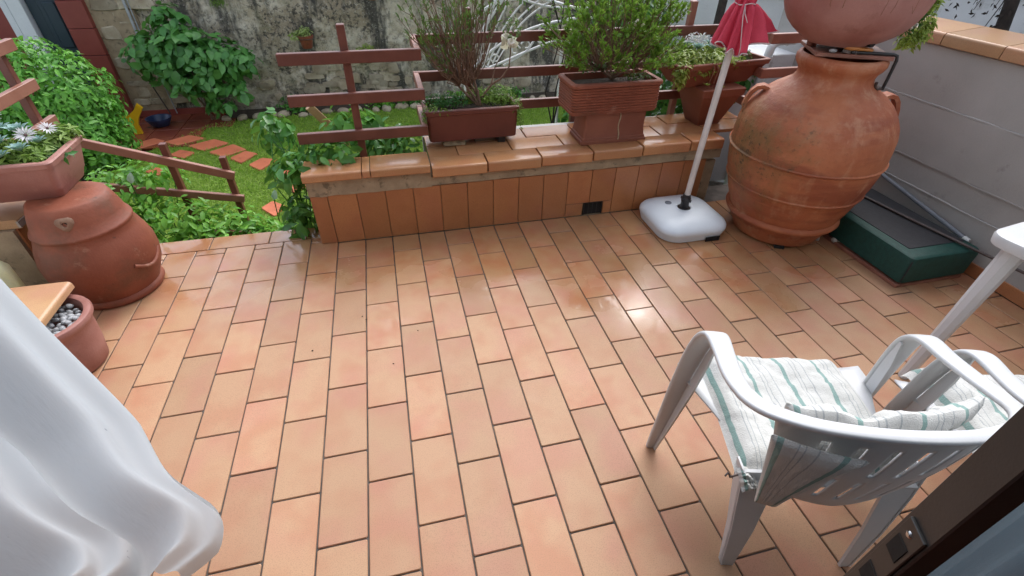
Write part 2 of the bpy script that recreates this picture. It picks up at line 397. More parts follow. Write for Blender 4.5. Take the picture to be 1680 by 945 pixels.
def stripe_mat():
    m, nt, b, out = new_mat('striped_fabric')
    tc = nt.nodes.new('ShaderNodeTexCoord')
    sx = nt.nodes.new('ShaderNodeSeparateXYZ')
    nt.links.new(tc.outputs['UV'], sx.inputs[0])
    f = mathn(nt, 'FRACT', mathn(nt, 'MULTIPLY', sx.outputs['X'], 1.0))
    g = (0.25, 0.37, 0.34)
    w = (0.60, 0.60, 0.57)
    t = (0.40, 0.42, 0.42)
    col = ramp(nt, f, [(0.0, w), (0.10, g), (0.20, w), (0.42, t), (0.445, w), (0.52, t), (0.545, w), (0.72, t), (0.75, w)], 'CONSTANT')
    sp = noise_n(nt, tc.outputs['UV'], 6, 4)
    col = mixc(nt, col, (0.42, 0.40, 0.36), ramp(nt, sp, [(0.56, 0.0), (0.8, 0.35)]))
    nt.links.new(col, b.inputs['Base Color'])
    b.inputs['Roughness'].default_value = 0.85
    b.inputs['Specular IOR Level'].default_value = 0.2
    pos = nt.nodes.new('ShaderNodeNewGeometry').outputs['Position']
    h = mathn(nt, 'ADD', mathn(nt, 'MULTIPLY', noise_n(nt, pos, 12, 3), 4.0), noise_n(nt, pos, 300, 2))
    bump(nt, b, h, 0.5, 0.006)
    return m
MT['stripe'] = stripe_mat()

def cloth_mat(name, ca, cb):
    m, nt, b, out = new_mat(name)
    pos = nt.nodes.new('ShaderNodeNewGeometry').outputs['Position']
    mp = nt.nodes.new('ShaderNodeMapping')
    mp.inputs['Scale'].default_value = (26, 26, 3.0)
    mp.inputs['Rotation'].default_value = (0.0, 0.25, 0.0)
    nt.links.new(pos, mp.inputs['Vector'])
    crease = noise_n(nt, mp.outputs[0], 1.0, 4, 0.6)
    col = mixc(nt, ca, cb, noise_n(nt, pos, 3, 3))
    col = mixc(nt, col, (0.25, 0.3, 0.36), ramp(nt, noise_n(nt, pos, 19, 2), [(0.735, 0.0), (0.76, 0.7)]))
    nt.links.new(col, b.inputs['Base Color'])
    b.inputs['Roughness'].default_value = 0.75
    b.inputs['Specular IOR Level'].default_value = 0.25
    bump(nt, b, mathn(nt, 'ADD', mathn(nt, 'ADD', noise_n(nt, pos, 9, 3), mathn(nt, 'MULTIPLY', crease, 0.8)), mathn(nt, 'MULTIPLY', noise_n(nt, pos, 600, 1), 0.10)), 0.4, 0.02)
    t = nt.nodes.new('ShaderNodeBsdfTranslucent')
    nt.links.new(col, t.inputs['Color'])
    mx = nt.nodes.new('ShaderNodeMixShader')
    mx.inputs[0].default_value = 0.62
    nt.links.new(b.outputs[0], mx.inputs[1])
    nt.links.new(t.outputs[0], mx.inputs[2])
    nt.links.new(mx.outputs[0], out.inputs['Surface'])
    return m
MT['cloth'] = cloth_mat('white_cloth', (0.64, 0.70, 0.74), (0.60, 0.66, 0.70))

def glass_mat():
    m, nt, b, out = new_mat('window_glass')
    b.inputs['Base Color'].default_value = (0.75, 0.82, 0.84, 1)
    b.inputs['Roughness'].default_value = 0.02
    b.inputs['Transmission Weight'].default_value = 1.0
    b.inputs['IOR'].default_value = 1.15
    return m
MT['glass'] = glass_mat()
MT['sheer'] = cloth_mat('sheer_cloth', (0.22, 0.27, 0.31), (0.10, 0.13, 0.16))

# ------------------------------------------------------------------ object helpers
OFF = {}
COUNT = {}

def uname(name):
    return name

def thing(name, label, cat, loc=(0, 0, 0), rotz=0.0, group=None, local=False):
    o = bpy.data.objects.new(name, None)
    o.empty_display_size = 0.1
    o.location = loc
    o.rotation_euler = (0, 0, rotz)
    COL.objects.link(o)
    o['label'] = label
    o['category'] = cat
    if group:
        o['group'] = group
    OFF[o.name] = Vector((0, 0, 0)) if local else Vector(loc)
    return o

def tag(o, label=None, cat=None, group=None, kind=None):
    for k, v in (('label', label), ('category', cat), ('group', group), ('kind', kind)):
        if v:
            o[k] = v
    return o

def link_mesh(name, me, mat, parent=None, smooth=None):
    if mat is not None and len(me.materials) == 0:
        me.materials.append(mat)
    o = bpy.data.objects.new(name, me)
    COL.objects.link(o)
    if parent is not None:
        o.parent = parent
        off = OFF[parent.name]
        OFF[o.name] = off
        if off.length > 0:
            me.transform(Matrix.Translation(-off))
    else:
        OFF[o.name] = Vector((0, 0, 0))
    if smooth is not None and len(me.polygons):
        me.polygons.foreach_set('use_smooth', [True] * len(me.polygons))
        me.set_sharp_from_angle(angle=math.radians(smooth))
    return o

def place(o, parent, loc, rot=None):
    """an already built mesh (about its own origin) set at a world position under a parent"""
    off = OFF[parent.name] if parent is not None else Vector((0, 0, 0))
    o.parent = parent
    o.location = Vector(loc) - off
    if rot is not None:
        o.rotation_euler = rot
    return o

class B:
    def __init__(self):
        self.bm = bmesh.new()

    def loft(self, rings, cap0=True, cap1=True, closed=True):
        bm = self.bm
        vr = [[bm.verts.new(p) for p in r] for r in rings]
        n = len(rings[0])
        for a, b in zip(vr[:-1], vr[1:]):
            for i in range(n if closed else n - 1):
                j = (i + 1) % n
                try:
                    bm.faces.new((a[i], a[j], b[j], b[i]))
                except ValueError:
                    pass
        if closed and cap0:
            bm.faces.new(list(reversed(vr[0])))
        if closed and cap1:
            bm.faces.new(vr[-1])
        return self

    def box(self, c, s, rotz=0.0, bev=0.0, seg=1, mtx=None):
        g = bmesh.ops.create_cube(self.bm, size=1.0)
        vs = g['verts']
        m = Matrix.Translation(c) @ Matrix.Rotation(rotz, 4, 'Z')
        if mtx is not None:
            m = mtx
        m = m @ Matrix.Diagonal((s[0], s[1], s[2], 1))
        bmesh.ops.transform(self.bm, matrix=m, verts=vs)
        if bev > 0:
            es = list({e for v in vs for e in v.link_edges})
            bmesh.ops.bevel(self.bm, geom=es, offset=bev, segments=seg, affect='EDGES', profile=0.5)
        return self

    def lathe(self, prof, c=(0, 0, 0), seg=48, cap0=True, cap1=True, fn=None):
        rings = []
        for (z, r) in prof:
            ring = []
            for i in range(seg):
                a = 2 * PI * i / seg
                rr = r * (fn(a, z) if fn else 1.0)
                ring.append((c[0] + rr * math.cos(a), c[1] + rr * math.sin(a), c[2] + z))
            rings.append(ring)
        return self.loft(rings, cap0, cap1)

    def tube(self, pts, r, seg=6, r2=None, caps=True):
        pts = [Vector(p) for p in pts]
        rings = []
        up = Vector((0, 0, 1))
        prev = None
        n = len(pts)
        for i, p in enumerate(pts):
            t = (pts[min(i + 1, n - 1)] - pts[max(i - 1, 0)])
            if t.length < 1e-9:
                t = Vector((0, 0, 1))
            t.normalize()
            if prev is None:
                x = t.cross(up)
                if x.length < 1e-3:
                    x = t.cross(Vector((1, 0, 0)))
                x.normalize()
            else:
                x = prev - t * prev.dot(t)
                if x.length < 1e-6:
                    x = t.orthogonal()
                x.normalize()
            prev = x
            y = t.cross(x)
            rr = r if r2 is None else r + (r2 - r) * i / max(1, n - 1)
            rings.append([p + (x * math.cos(2 * PI * k / seg) + y * math.sin(2 * PI * k / seg)) * rr for k in range(seg)])
        return self.loft(rings, caps, caps)

    def sweep(self, pts, sides, ups, w, h):
        """rectangular band along pts; sides and ups are unit vectors, w and h lists"""
        rings = []
        for p, s, u, a, b in zip(pts, sides, ups, w, h):
            p, s, u = Vector(p), Vector(s), Vector(u)
            rings.append([p - s * a / 2 - u * b / 2, p + s * a / 2 - u * b / 2, p + s * a / 2 + u * b / 2, p - s * a / 2 + u * b / 2])
        return self.loft(rings)

    def mesh(self, name):
        bmesh.ops.recalc_face_normals(self.bm, faces=self.bm.faces)
        me = bpy.data.meshes.new(name)
        self.bm.to_mesh(me)
        self.bm.free()
        return me

    def build(self, name, mat, parent=None, smooth=None):
        return link_mesh(name, self.mesh(name), mat, parent, smooth)

def bevel_all(me_b, w, seg=2):
    es = [e for e in me_b.bm.edges if len(e.link_faces) == 2 and e.calc_face_angle(0) > 0.6]
    bmesh.ops.bevel(me_b.bm, geom=es, offset=w, segments=seg, affect='EDGES', profile=0.5)
    return me_b

def rrect(cx, cy, z, hx, hy, cr, ang=0.0, n=4):
    pts = []
    cr = min(cr, hx * 0.98, hy * 0.98)
    for k, (sx, sy) in enumerate(((1, 1), (-1, 1), (-1, -1), (1, -1))):
        for i in range(n + 1):
            a = PI / 2 * (k + i / n)
            x = sx * (hx - cr) + cr * math.cos(a)
            y = sy * (hy - cr) + cr * math.sin(a)
            pts.append((cx + x * math.cos(ang) - y * math.sin(ang), cy + x * math.sin(ang) + y * math.cos(ang), z))
    return pts

def rand_rot(d, spread):
    v = Vector(d) + Vector((random.gauss(0, spread), random.gauss(0, spread), random.gauss(0, spread)))
    if v.length < 1e-6:
        v = Vector((0, 0, 1))
    return v.normalized()

# ------------------------------------------------------------------ leaves
T_BROAD = (np.array([(0, 0, 0), (.3, .5, .06), (.3, -.5, .06), (.32, 0, 0), (.68, .40, .05), (.68, -.40, .05), (.68, 0, -.01), (1, 0, -.10)], float),
           [(0, 3, 1), (0, 2, 3), (1, 3, 6), (1, 6, 4), (3, 2, 5), (3, 5, 6), (4, 6, 7), (6, 5, 7)])
T_SMALL = (np.array([(0, 0, 0), (.5, .5, .08), (.5, -.5, .08), (1, 0, -.04)], float), [(0, 3, 1), (0, 2, 3)])
T_BLADE = (np.array([(0, .5, 0), (0, -.5, 0), (.6, .3, .12), (1, 0, .5)], float), [(0, 1, 2), (1, 3, 2)])

def leaf_single(name, tmpl, L, w, mat):
    v = tmpl[0].copy()
    v[:, 1] *= w
    v *= L
    me = bpy.data.meshes.new(name)
    me.from_pydata(v.tolist(), [], tmpl[1])
    me.polygons.foreach_set('use_smooth', [True] * len(me.polygons))
    me.materials.append(mat)
    return me

def frames(d, n):
    d = d / np.linalg.norm(d, axis=1, keepdims=True)
    b = np.cross(n, d)
    bl = np.linalg.norm(b, axis=1, keepdims=True)
    bl[bl < 1e-6] = 1
    b = b / bl
    n = np.cross(d, b)
    return d, b, n

def leaves_mesh(name, tmpl, pos, d, n, L, w, mat, parent=None, smooth=True):
    d, b, n = frames(d, n)
    tv, tf = tmpl
    K, NL = len(tv), len(pos)
    L = np.asarray(L).reshape(-1, 1, 1) * np.ones((NL, 1, 1))
    V = pos[:, None, :] + L * (tv[None, :, 0:1] * d[:, None, :] + tv[None, :, 1:2] * w * b[:, None, :] + tv[None, :, 2:3] * n[:, None, :])
    F = (np.arange(NL)[:, None, None] * K + np.array(tf)[None]).reshape(-1, 3)
    me = bpy.data.meshes.new(name)
    V = V.reshape(-1, 3)
    me.vertices.add(len(V))
    me.vertices.foreach_set('co', V.astype(np.float32).ravel())
    me.loops.add(F.size)
    me.loops.foreach_set('vertex_index', F.astype(np.int32).ravel())
    me.polygons.add(len(F))
    me.polygons.foreach_set('loop_start', np.arange(0, F.size, 3, dtype=np.int32))
    me.polygons.foreach_set('use_smooth', np.full(len(F), smooth))
    me.update(calc_edges=True)
    me.validate()
    o = link_mesh(name, me, mat, parent)
    return o

def leaf_objects(parent, meshes, pos, d, n, S, name='leaf'):
    d, b, n = frames(d, n)
    off = OFF[parent.name]
    for i in range(len(pos)):
        o = bpy.data.objects.new(name, meshes[i % len(meshes)])
        COL.objects.link(o)
        o.parent = parent
        s = float(S[i])
        p = pos[i] - np.array(off)
        o.matrix_basis = Matrix(((d[i, 0] * s, b[i, 0] * s, n[i, 0] * s, p[0]), (d[i, 1] * s, b[i, 1] * s, n[i, 1] * s, p[1]),
                                 (d[i, 2] * s, b[i, 2] * s, n[i, 2] * s, p[2]), (0, 0, 0, 1)))

def blobs(n, els, shell=0.55, up=0.5):
    """points and outward normals in a union of ellipsoids (cx,cy,cz,rx,ry,rz), denser near the surface"""
    vol = np.array([e[3] * e[4] * e[5] for e in els]) ** 0.67
    k = rng.choice(len(els), n, p=vol / vol.sum())
    E = np.array(els)[k]
    u = rng.normal(size=(n, 3))
    u /= np.linalg.norm(u, axis=1, keepdims=True)
    r = shell + (1.03 - shell) * rng.random(n) ** 0.6
    r *= 1 + 0.10 * np.sin(u[:, 0] * 9 + E[:, 0] * 5) * np.cos(u[:, 2] * 8 + E[:, 1] * 3)
    P = E[:, :3] + u * E[:, 3:6] * r[:, None]
    nrm = u / E[:, 3:6]
    nrm /= np.linalg.norm(nrm, axis=1, keepdims=True)
    nrm = nrm + np.array([0, 0, up]) + rng.normal(size=(n, 3)) * 0.35
    nrm /= np.linalg.norm(nrm, axis=1, keepdims=True)
    return P, nrm

def tangents(nrm, droop=0.3, sp=1.0):
    n = len(nrm)
    t = rng.normal(size=(n, 3)) * sp
    t -= nrm * (t * nrm).sum(1, keepdims=True)
    t /= np.linalg.norm(t, axis=1, keepdims=True)
    t += np.array([0, 0, -droop])
    return t / np.linalg.norm(t, axis=1, keepdims=True)

def by_camera(P, *arrs):
    k = np.argsort(((P - np.array(CAMP)) ** 2).sum(1))
    return [P[k]] + [a[k] for a in arrs]

def bush(parent, tmpl, mat, els, n, L, w, nobj=0, shell=0.55, up=0.5, droop=0.3, lvar=0.3, name='leaf', keep=None):
    P, nr = blobs(n, els, shell, up)
    if keep is not None:
        m = keep(P)
        P, nr = P[m], nr[m]
    d = tangents(nr, droop)
    S = 1 + lvar * rng.normal(size=len(P)).clip(-1.5, 1.5)
    if nobj:
        # the leaves nearest the camera lie on the visible side: each is an object
        P, nr, d, S = by_camera(P, nr, d, S)
        meshes = [leaf_single('leaf', tmpl, L, w, mat), leaf_single('leaf', tmpl, L, w * 0.85, mat)]
        leaf_objects(parent, meshes, P[:nobj], d[:nobj], nr[:nobj], S[:nobj], name)
        P, nr, d, S = P[nobj:], nr[nobj:], d[nobj:], S[nobj:]
    if len(P):
        o = leaves_mesh('foliage', tmpl, P, d, nr, L * S, w, mat, parent)
        o['kind'] = 'stuff'

# ================================================================== SETTING
TW, TL, GAP = 0.1664, 0.34484, 0.006

# ground under everything, reaching far
b = B()
b.box((0, 0, -1.16), (240, 240, 0.30))
tag(b.build('ground', MT['earth']), kind='structure')

# --- terrace floor with its tiles
floor = thing('patio_floor', 'terracotta tiled terrace floor', 'floor', (0, 0, 0))
del floor['category']
floor['kind'] = 'structure'
b = B()
b.box((0.86, 0.65, -0.506), (5.4, 2.96, 1.0))
b.build('floor_slab', MT['grout'], floor)
tile_cache = {}
def floor_tile(x0, x1, y0, y1, z=0.0, th=0.012, parent=None, mat='tile', name='floor_tile'):
    sx, sy = round(x1 - x0, 4), round(y1 - y0, 4)
    key = (sx, sy, th, mat)
    if key not in tile_cache:
        bb = B()
        hx, hy = sx / 2, sy / 2
        bv = 0.0022
        bb.loft([rrect(0, 0, -th, hx, hy, 0.004, n=1), rrect(0, 0, -bv, hx, hy, 0.004, n=1), rrect(0, 0, 0, hx - bv, hy - bv, 0.004, n=1)], cap0=False)
        me = bb.mesh(name)
        me.materials.append(MT[mat])
        tile_cache[key] = me
    o = bpy.data.objects.new(name, tile_cache[key])
    COL.objects.link(o)
    place(o, parent, ((x0 + x1) / 2, (y0 + y1) / 2, z + random.uniform(-0.0008, 0.0008)))
    o.rotation_euler = (random.uniform(-0.003, 0.003), random.uniform(-0.003, 0.003), random.uniform(-0.002, 0.002))
    return o
YMIN, XR = -0.72, 3.462
for c in range(-9, 21):
    x0, x1 = c * TW + GAP / 2, min((c + 1) * TW - GAP / 2, XR)
    if x1 - x0 < 0.03 or x1 < -1.46:
        continue
    ytop = 1.897 if x0 > -0.27 else 1.982
    ph = 0.59 if c % 2 == 0 else 0.0
    k = -4
    while True:
        y0 = (k + ph) * TL + GAP / 2
        y1 = (k + 1 + ph) * TL - GAP / 2
        k += 1
        if y0 > ytop - 0.012:
            break
        y0c, y1c = max(y0, YMIN), min(y1, ytop)
        # tiles stop at the house front (a slanted line), out of view beyond it
        yf = -0.11 - (x0 + 0.42) * 0.445 - 0.25
        if y1c - y0c < 0.012 or y1c < yf - 0.05:
            continue
        floor_tile(x0, x1, y0c, y1c, parent=floor)
# edge row laid along the terrace edge
x = -1.47
for k in range(4):
    x1 = x + TL if k else x + 0.19
    floor_tile(x + GAP / 2, min(x1, -0.27) - GAP / 2, 1.988, 2.128, parent=floor)
    x = x1
    if x > -0.3:
        break

# ================================================================== PLANTER WALL
pw = thing('planter_wall', 'low terracotta tiled wall across the back of the terrace carrying pots', 'low wall', (1.0, 2.1, 0))
b = B()
b.box((1.08, 2.138, -0.30), (2.66, 0.458, 1.24))
b.box((1.4405, 2.2, 0.3685), (1.94, 0.368, 0.10))
b.build('wall_core', MT['mortar'], pw)
def rise(x):
    return 0.030 * max(0.0, (x - 0.45)) / 1.7
# vertical face tiles
ft_cache = {}
for c in range(-2, 15):
    x0, x1 = c * TW + 0.002, (c + 1) * TW - 0.002
    if c == -2:
        x0 = -0.262
    if x1 > 2.42:
        break
    parts = [(0.004, 0.326 + rise((x0 + x1) / 2) * 0.4)]
    segs = [(x0, x1, 0.004, parts[0][1])]
    if c == 9:
        segs = [(x0, x1, 0.098, parts[0][1]), (x0 + 0.104, x1, 0.004, 0.094)]
    if c == 8:
        segs = [(x0, x1, 0.098, parts[0][1]), (x0, x0 + 0.118, 0.004, 0.094)]
    for (a0, a1, z0, z1) in segs:
        bb = B()
        bb.box(((a0 + a1) / 2, 1.9035, (z0 + z1) / 2), (a1 - a0, 0.011, z1 - z0), bev=0.0015)
        o = bb.build('face_tile', MT['wall_tile'], pw)
# drain opening
b = B()
b.box((1.5295, 1.9065, 0.049), (0.135, 0.006, 0.088))
b.build('drain_recess', MT['hole'], pw)
b = B()
for dx in (-0.066, 0.066):
    b.box((1.5295 + dx, 1.902, 0.049), (0.006, 0.012, 0.09))
b.box((1.5295, 1.902, 0.0945), (0.126, 0.012, 0.005))
for k in range(3):
    b.box((1.5 + 0.03 * k, 1.9045, 0.048), (0.004, 0.004, 0.086))
b.build('drain_grille', MT['black'], pw)
# ragged mortar strip under the copings
b = B()
def strip(x0, x1, z0f, z1f, y0=1.899):
    n = 40
    rings = []
    for i in range(n + 1):
        x = x0 + (x1 - x0) * i / n
        w = mnoise.noise((x * 14, 3.1, 0)) * 0.007
        w2 = mnoise.noise((x * 22, 7.1, 0)) * 0.006
        rings.append([(x, y0 + 0.004 + w2 * 0.5, z0f(x) + w), (x, y0 - 0.006 + w2, z0f(x) + 0.004 + w), (x, y0 - 0.004 + w2, z1f(x)), (x, 1.93, z1f(x)), (x, 1.93, z0f(x))])
    b.loft(rings)
strip(-0.266, 0.449, lambda x: 0.322, lambda x: 0.432)
strip(0.449, 2.42, lambda x: 0.328 + rise(x) * 0.4, lambda x: 0.385 + rise(x) * 0.9)
b.build('mortar_strip', MT['mortar'], pw, 60)
# bullnose coping tiles
def coping(x0, x1, z0, z1, y0=1.860, y1=2.022, name='coping_tile', parent=pw, mat='coping', r=0.014):
    prof = [(y1, z0), (y1, z1 - 0.002), (y1 - 0.003, z1), (y0 + r, z1)]
    for i in range(1, 6):
        a = PI / 2 * i / 5
        prof.append((y0 + r - r * math.sin(a), z1 - r + r * math.cos(a)))
    prof += [(y0, z0 + 0.005), (y0 + 0.005, z0)]
    e = 0.0025
    cy, cz = (y0 + y1) / 2, (z0 + z1) / 2
    rings = []
    for (x, s) in ((x0, 0.97), (x0 + e, 1.0), (x1 - e, 1.0), (x1, 0.97)):
        rings.append([(x, cy + (p[0] - cy) * s, cz + (p[1] - cz) * s) for p in prof])
    return B().loft(rings).build(name, MT[mat], parent, 35)
coping(-0.274, 0.052, 0.430, 0.478, 1.858, 2.068)
coping(0.057, 0.100, 0.431, 0.477, 1.859, 2.068)
coping(0.105, 0.446, 0.430, 0.478, 1.858, 2.072)
x = 0.455
while x < 2.34:
    x1 = min(x + 0.3365, 2.40)
    if x1 - x > 0.05:
        coping(x + 0.002, x1 - 0.002, 0.392 + rise((x + x1) / 2) * 0.9, 0.456 + rise((x + x1) / 2), 1.862 + random.uniform(-0.003, 0.003), 2.020)
    x += 0.3405
# two rows of flat tiles on top
for row, (y0, y1, ph) in enumerate(((2.024, 2.206, -0.16), (2.210, 2.386, -0.02))):
    x = 0.455 + ph
    while x < 2.72:
        a0, a1 = max(x, 0.455) + 0.002, min(x + TL, 2.74) - 0.002
        if a1 - a0 > 0.03 and a0 < 2.72:
            bb = B()
            zc = 0.452 + rise((a0 + a1) / 2)
            bb.box(((a0 + a1) / 2, (y0 + y1) / 2, zc - 0.012), (a1 - a0, y1 - y0, 0.024), bev=0.002)
            bb.build('top_tile', MT['coping'], pw)
        x += TL
b = B()
b.box((1.58, 2.43, 0.0), (2.26, 0.078, 0.90))
b.build('back_edge', MT['concrete'], pw)

# ================================================================== RIGHT WALL
rw = thing('grey_boundary_wall', 'grey board-marked concrete wall with tiled coping at the right of the terrace', 'wall', (3.6, 1.2, 0))
zs = [0.0, 0.30, 0.452, 0.77, 1.072]
b = B()
b.box((3.605, 0.95, 0.03), (0.24, 4.1, 2.06))
b.build('wall_core', MT['concrete'], rw)
for k, (z0, z1) in enumerate(zip(zs[:-1], zs[1:])):
    n = 60
    bb = B()
    rings = []
    dxk = [0.0, 0.003, -0.002, 0.002][k]
    for i in range(n + 1):
        y = -1.08 + 4.06 * i / n
        w = mnoise.noise((y * 3.1, k * 7.7, 0.0)) * 0.004
        w0 = mnoise.noise((y * 9.0, k * 3.3, 5.0)) * 0.004
        w1 = mnoise.noise((y * 9.0, (k + 1) * 3.3, 5.0)) * 0.004
        xf = 3.470 + w + dxk
        rings.append([(3.49, y, z0 + 0.0015 + w0 * (k > 0)), (xf + 0.004, y, z0 + 0.0015 + w0 * (k > 0)), (xf, y, z0 + 0.006 + w0 * (k > 0)), (xf, y, (z0 + z1) / 2),
                      (xf, y, z1 - 0.006 + w1), (xf + 0.004, y, z1 - 0.0015 + w1 * (k < 3)), (3.49, y, z1 - 0.0015 + w1 * (k < 3))])
    bb.loft(rings)
    bb.build('concrete_lift', MT['concrete'], rw, 12)
# thin ridges of cement between the lifts
b = B()
for z in zs[1:-1]:
    pts = []
    for i in range(90):
        y = -1.0 + 3.9 * i / 89
        pts.append((3.469 + abs(mnoise.noise((y * 8, z * 9, 1))) * 0.004, y, z + mnoise.noise((y * 9.0, z, 5.0)) * 0.004))
    b.tube(pts, 0.0060, 5)
b.build('cement_ridge', MT['concrete'], rw, 60)
y = 2.945
for k in range(11):
    y0, y1 = y - 0.345, y
    if k == 0:
        y0 = 2.62
    # coping tile along y (bullnose towards the terrace)
    prof = [(3.72, 1.074), (3.72, 1.166), (3.452 + 0.016, 1.140)]
    for i in range(1, 6):
        a = PI / 2 * i / 5
        prof.append((3.448 + 0.016 - 0.016 * math.sin(a), 1.140 - 0.016 + 0.016 * math.cos(a)))
    prof += [(3.448, 1.078), (3.452, 1.074)]
    B().loft([[(p[0], y0 + 0.003, p[1]) for p in prof], [(p[0], y1 - 0.003, p[1]) for p in prof]]).build('coping_tile', MT['coping_dry'], rw, 35)
    y = y0
y = 1.62
while y > -0.7:
    bb = B()
    bb.box((3.4645, y - 0.1665, 0.040), (0.011, 0.329, 0.074), bev=0.002)
    bb.build('skirting_tile', MT['wall_tile'], rw)
    y -= 0.335

# ================================================================== LEFT PARAPET + END SHELF
lp = thing('left_parapet', 'low tiled parapet at the left edge behind the terracotta jar', 'low wall', (-1.8, 2.2, 0))
b = B()
b.box((-1.83, 1.86, -0.27), (0.52, 0.44, 1.38))
b.build('wall_core', MT['mortar'], lp)
y = 1.655
for k in range(2):
    y1 = y + 0.3405 if k == 0 else y + 0.10
    bb = B()
    prof = [(-2.12, 0.425), (-2.12, 0.470), (-1.548, 0.470), (-1.538, 0.466), (-1.534, 0.457), (-1.534, 0.428), (-1.537, 0.425)]
    bb.loft([[(p[0], y + 0.003, p[1]) for p in prof], [(p[0], y1 - 0.003, p[1]) for p in prof]])
    bb.build('coping_tile', MT['coping_dry'], lp, 35)
    y = y1
b = B()
b.box((-1.5365, 1.86, 0.4475), (0.010, 0.42, 0.030))
b.build('grout_edge', MT['pale_stone'], lp)
b = B()
b.box((-1.60, 1.55, 0.32), (0.12, 0.20, 0.20))
fa = []
y = 1.66
for k in range(2):
    bb = B()
    bb.box((-1.566, y + TW / 2, 0.211), (0.010, TW - 0.004, 0.414), bev=0.0015)
    bb.build('face_tile', MT['wall_tile'], lp)
    y += TW
b.bm.free()
coping_near = thing('tiled_sill', 'tiled shelf with a rounded edge poking out beside the white curtain', 'sill', (-1.5, 1.0, 0))
b = B()
b.box((-1.85, 0.92, -0.10), (0.62, 0.66, 0.78))
b.build('sill_base', MT['mortar'], coping_near)
for (ya, yb) in ((0.945, 1.287), (0.60, 0.941)):
    prof = [(-2.1, 0.292), (-2.1, 0.330), (-1.248, 0.330)]
    for i in range(1, 6):
        a = PI / 2 * i / 5
        prof.append((-1.248 + 0.018 * math.sin(a), 0.312 + 0.018 * math.cos(a)))
    prof += [(-1.230, 0.296), (-1.234, 0.292)]
    B().loft([[(p[0], ya, p[1]) for p in prof], [(p[0], yb, p[1]) for p in prof]]).build('sill_tile', MT['coping_dry'], coping_near, 35)
# bare cement strip beside the parapet
b = B()
b.box((-1.78, 1.30, -0.250), (0.60, 1.10, 0.51), bev=0.004)
tag(b.build('cement_floor', MT['concrete']), kind='structure')
b = B()
bo = thing('yellow_bottle', 'sliver of a pale yellow plastic canister at the left frame edge', 'canister', (-1.665, 1.53, 0.005))
b.bm.free()
b = B()
b.loft([rrect(-1.665, 1.53, z, hx, hy, 0.02, 0.2) for z, hx, hy in ((0.006, .05, .03), (0.012, .055, .034), (0.29, .055, .034), (0.32, .04, .026), (0.335, .02, .02))])
b.build('canister_body', MT['lime'], bo, 40)
b = B()
b.lathe([(0.335, .018), (0.365, .018), (0.368, .014)], (-1.665, 1.53, 0), 16)
b.build('canister_cap', MT['pvc'], bo, 40)

# ================================================================== HOUSE (round the camera)
hu, hn = Vector((0.9135, -0.4067, 0)), Vector((0.4067, 0.9135, 0))
hp = Vector((0.827, -0.690, 0))
hang = math.atan2(-0.4067, 0.9135)
house = thing('house_room', 'house front with the open doorway the view is taken from', 'house', (0.3, -1.5, 0))
def hbox(bb, s0, s1, t0, t1, z0, z1):
    c = hp + hu * (s0 + s1) / 2 + hn * (t0 + t1) / 2
    bb.box((c.x, c.y, (z0 + z1) / 2), (s1 - s0, t1 - t0, z1 - z0), rotz=hang)
b = B()
hbox(b, -6.0, -2.62, -0.30, 0.02, -0.2, 3.2)
hbox(b, 1.25, 5.0, -0.30, 0.02, -0.2, 3.2)
hbox(b, -2.62, 1.25, -0.30, 0.02, 2.35, 3.2)
b.build('front_wall', MT['plaster'], house)
b = B()
hbox(b, -4.0, 3.0, -4.5, -4.3, -0.2, 2.7)
hbox(b, -4.2, -4.0, -4.5, -0.3, -0.2, 2.7)
hbox(b, 3.0, 3.2, -4.5, -0.3, -0.2, 2.7)
b.build('room_wall', MT['room'], house)
b = B()
hbox(b, -4.2, 3.2, -4.5, -0.3, 2.7, 2.9)
b.build('ceiling', MT['room'], house)
b = B()
hbox(b, -4.2, 3.2, -4.5, -0.06, -0.3, -0.004)
b.build('room_floor', MT['terra_dark'], house)

# --- door leaf (right), dark metal, with glass
door = thing('glazed_door', 'dark metal glazed door leaf in the lower right corner with a strike plate', 'door', (0.85, -0.70, 0.02))
def lbox(bb, s0, s1, t0, t1, z0, z1, bev=0.0, seg=1):
    # door axes: s along +x-ish leaf, t across its thickness (towards the terrace +)
    c = Vector((0.827, -0.6875, 0)) + hu * (s0 + s1) / 2 + hn * (t0 + t1) / 2
    bb.box((c.x, c.y, (z0 + z1) / 2), (s1 - s0, t1 - t0, z1 - z0), rotz=hang, bev=bev, seg=seg)
b = B()
lbox(b, 0.0, 0.030, -0.024, 0.024, 0.03, 2.25, 0.002)
b.build('door_stile', MT['door_metal'], door)
for a0, a1, z0, z1 in ((0.030, 0.95, 0.03, 0.13), (0.030, 0.95, 2.15, 2.25), (0.95, 1.01, 0.03, 2.25)):
    b = B()
    lbox(b, a0, a1, -0.022, 0.022, z0, z1, 0.002)
    b.build('door_rail', MT['door_metal'], door)
b = B()
lbox(b, 0.030, 0.040, -0.016, 0.012, 0.13, 2.15, 0.002)
b.build('gasket', MT['black'], door)
b = B()
lbox(b, 0.040, 0.95, -0.008, 0.000, 0.13, 2.15)
b.build('glass_pane', MT['glass'], door)
sp = B()
lbox(sp, -0.004, 0.0005, -0.020, 0.016, 0.80, 1.085, 0.001)
spo = sp.build('strike_plate', MT['strike'], door)
for zc in (1.036, 0.958, 0.880):
    bb = B()
    lbox(bb, -0.0052, -0.0035, -0.014, 0.010, zc - 0.017, zc + 0.017, 0.0005)
    o = bb.build('keeper_slot', MT['hole'], spo)
bb = B()
c = Vector((0.827, -0.6875, 0)) + hu * -0.0035 + hn * 0.0
mt = Matrix.Translation((c.x, c.y, 1.068)) @ Matrix.Rotation(hang, 4, 'Z') @ Matrix.Rotation(-PI / 2, 4, 'Y')
